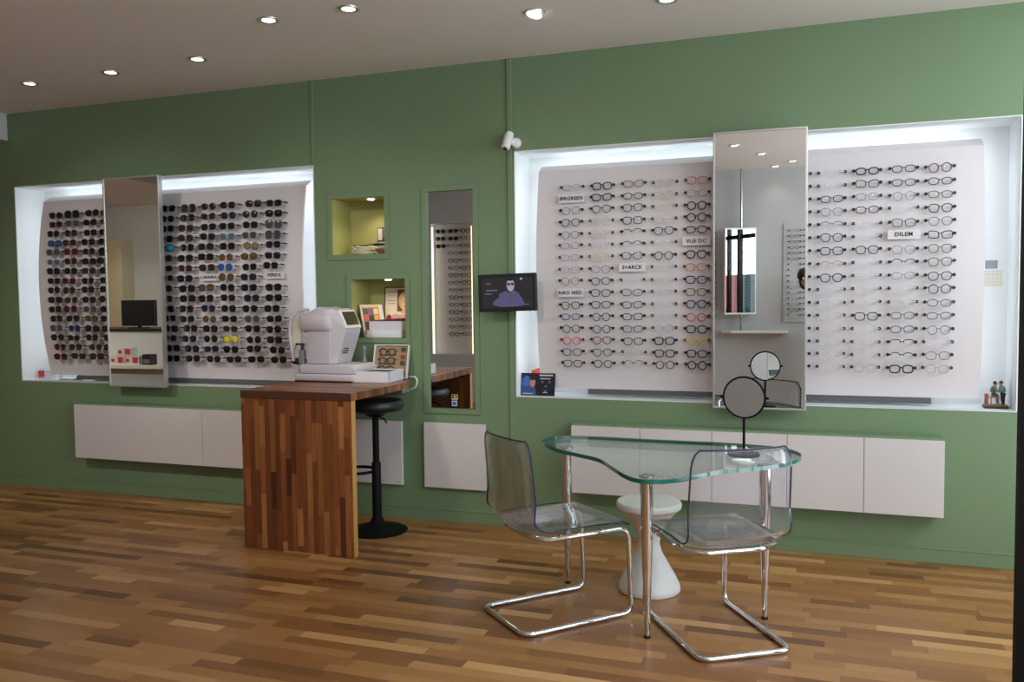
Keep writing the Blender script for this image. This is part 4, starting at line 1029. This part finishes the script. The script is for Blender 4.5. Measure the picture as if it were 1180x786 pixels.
for bx, bs in ((-.035,1),(-.195,-1)):
    for k in range(4):
        z = 1.50-.018*k; skinned('finger', [(bx,.225,z-.01,.012),(bx+bs*.012,.258,z,.0095),(bx,.285,z,.009),(bx-bs*.026,.288,z-.003,.008)], [(0,1),(1,2),(2,3)], M['skin'], t, 1)
    skinned('thumb', [(bx,.222,1.47,.013),(bx-bs*.02,.205,1.485,.011),(bx-bs*.045,.205,1.495,.009)], [(0,1),(1,2)], M['skin'], t, 1)
t = thing('photo_camera', 'black camera held up by the photographer, at the mirror edge', 'camera', (.013,-5.19,1.485))
obj('body', MB().box((-.062,-.028,-.045),(.062,.028,.040)).box((-.025,-.02,.04),(.025,.026,.062)), M['black_pl'], t, bevel=.006)
obj('lens', MB().lathe([(.036,.026),(.036,.040),(.031,.042)], (0,0,-.004), 24, 'y'), M['black_pl'], t, smooth=40)

# ------------------------------------------------------------------ light
def area(name, loc, rot, sx_, sy_, e, col):
    L = bpy.data.lights.new(name, 'AREA'); L.shape = 'RECTANGLE'; L.size = sx_; L.size_y = sy_; L.energy = e; L.color = col
    o = bpy.data.objects.new(name, L); COL.objects.link(o); o.location = loc; o.rotation_euler = rot; return o
area('daylight_shopfront', (2.3,-3.2,2.42), (0, math.radians(82), 0), 1.15, 5.2, 205, (.86,.94,1))
area('pavement_bounce_fill', (2.3,-3.2,.45), (0, math.radians(115), 0), .8, 5.2, 70, (.92,.96,1))  # added low lamp lifting the ceiling, standing in for light off the pavement
# added spots without fixtures, out of view, brightening the lower display wall
for x, e in ((-6.4,85),(-4.9,135),(-3.2,120),(-1.6,75),(.2,45)):
    L = bpy.data.lights.new('wall_fill_spot', 'SPOT'); L.energy = e; L.spot_size = math.radians(60); L.spot_blend = .9; L.color = (1,.95,.885); L.shadow_soft_size = .12
    lo = bpy.data.objects.new('wall_fill_spot', L); COL.objects.link(lo); lo.location = (x,-3.1,CEIL-.05); lo.rotation_euler = (math.radians(59),0,0)
for x in (-9.9,-8.2):  # unseen lamps added to lighten the reception area reflected in the left mirror
    L = bpy.data.lights.new('reception_fill_spot', 'SPOT'); L.energy = 90; L.spot_size = math.radians(100); L.spot_blend = .8; L.color = (1,.93,.80); L.shadow_soft_size = .15
    lo = bpy.data.objects.new('reception_fill_spot', L); COL.objects.link(lo); lo.location = (x,-1.6,2.74); lo.rotation_euler = (math.radians(-62),0,0)
w = bpy.data.worlds.new('World'); sc.world = w; w.use_nodes = True
bg = w.node_tree.nodes['Background']; bg.inputs[0].default_value = (.80,.88,1,1); bg.inputs[1].default_value = 1.3

# ------------------------------------------------------------------ camera
cam = bpy.data.cameras.new('Camera'); cam.sensor_width = 36; cam.lens = 980/1180*36; cam.clip_start = .02; cam.clip_end = 100
co = bpy.data.objects.new('Camera', cam); COL.objects.link(co)
R = Matrix.Rotation(math.radians(19.6), 3, 'Z') @ Matrix.Rotation(math.radians(90-3.0183), 3, 'X') @ Matrix.Rotation(math.radians(-.6408), 3, 'Z')
co.location = (0,-5.1482,1.5); co.rotation_euler = R.to_euler()
sc.camera = co
sc.view_settings.view_transform = 'Standard'; sc.view_settings.look = 'None'
sc.view_settings.exposure = 0.0
sc.cycles.max_bounces = 10; sc.cycles.transparent_max_bounces = 24; sc.cycles.caustics_reflective = False; sc.cycles.caustics_refractive = False
sc.cycles.sample_clamp_indirect = 6
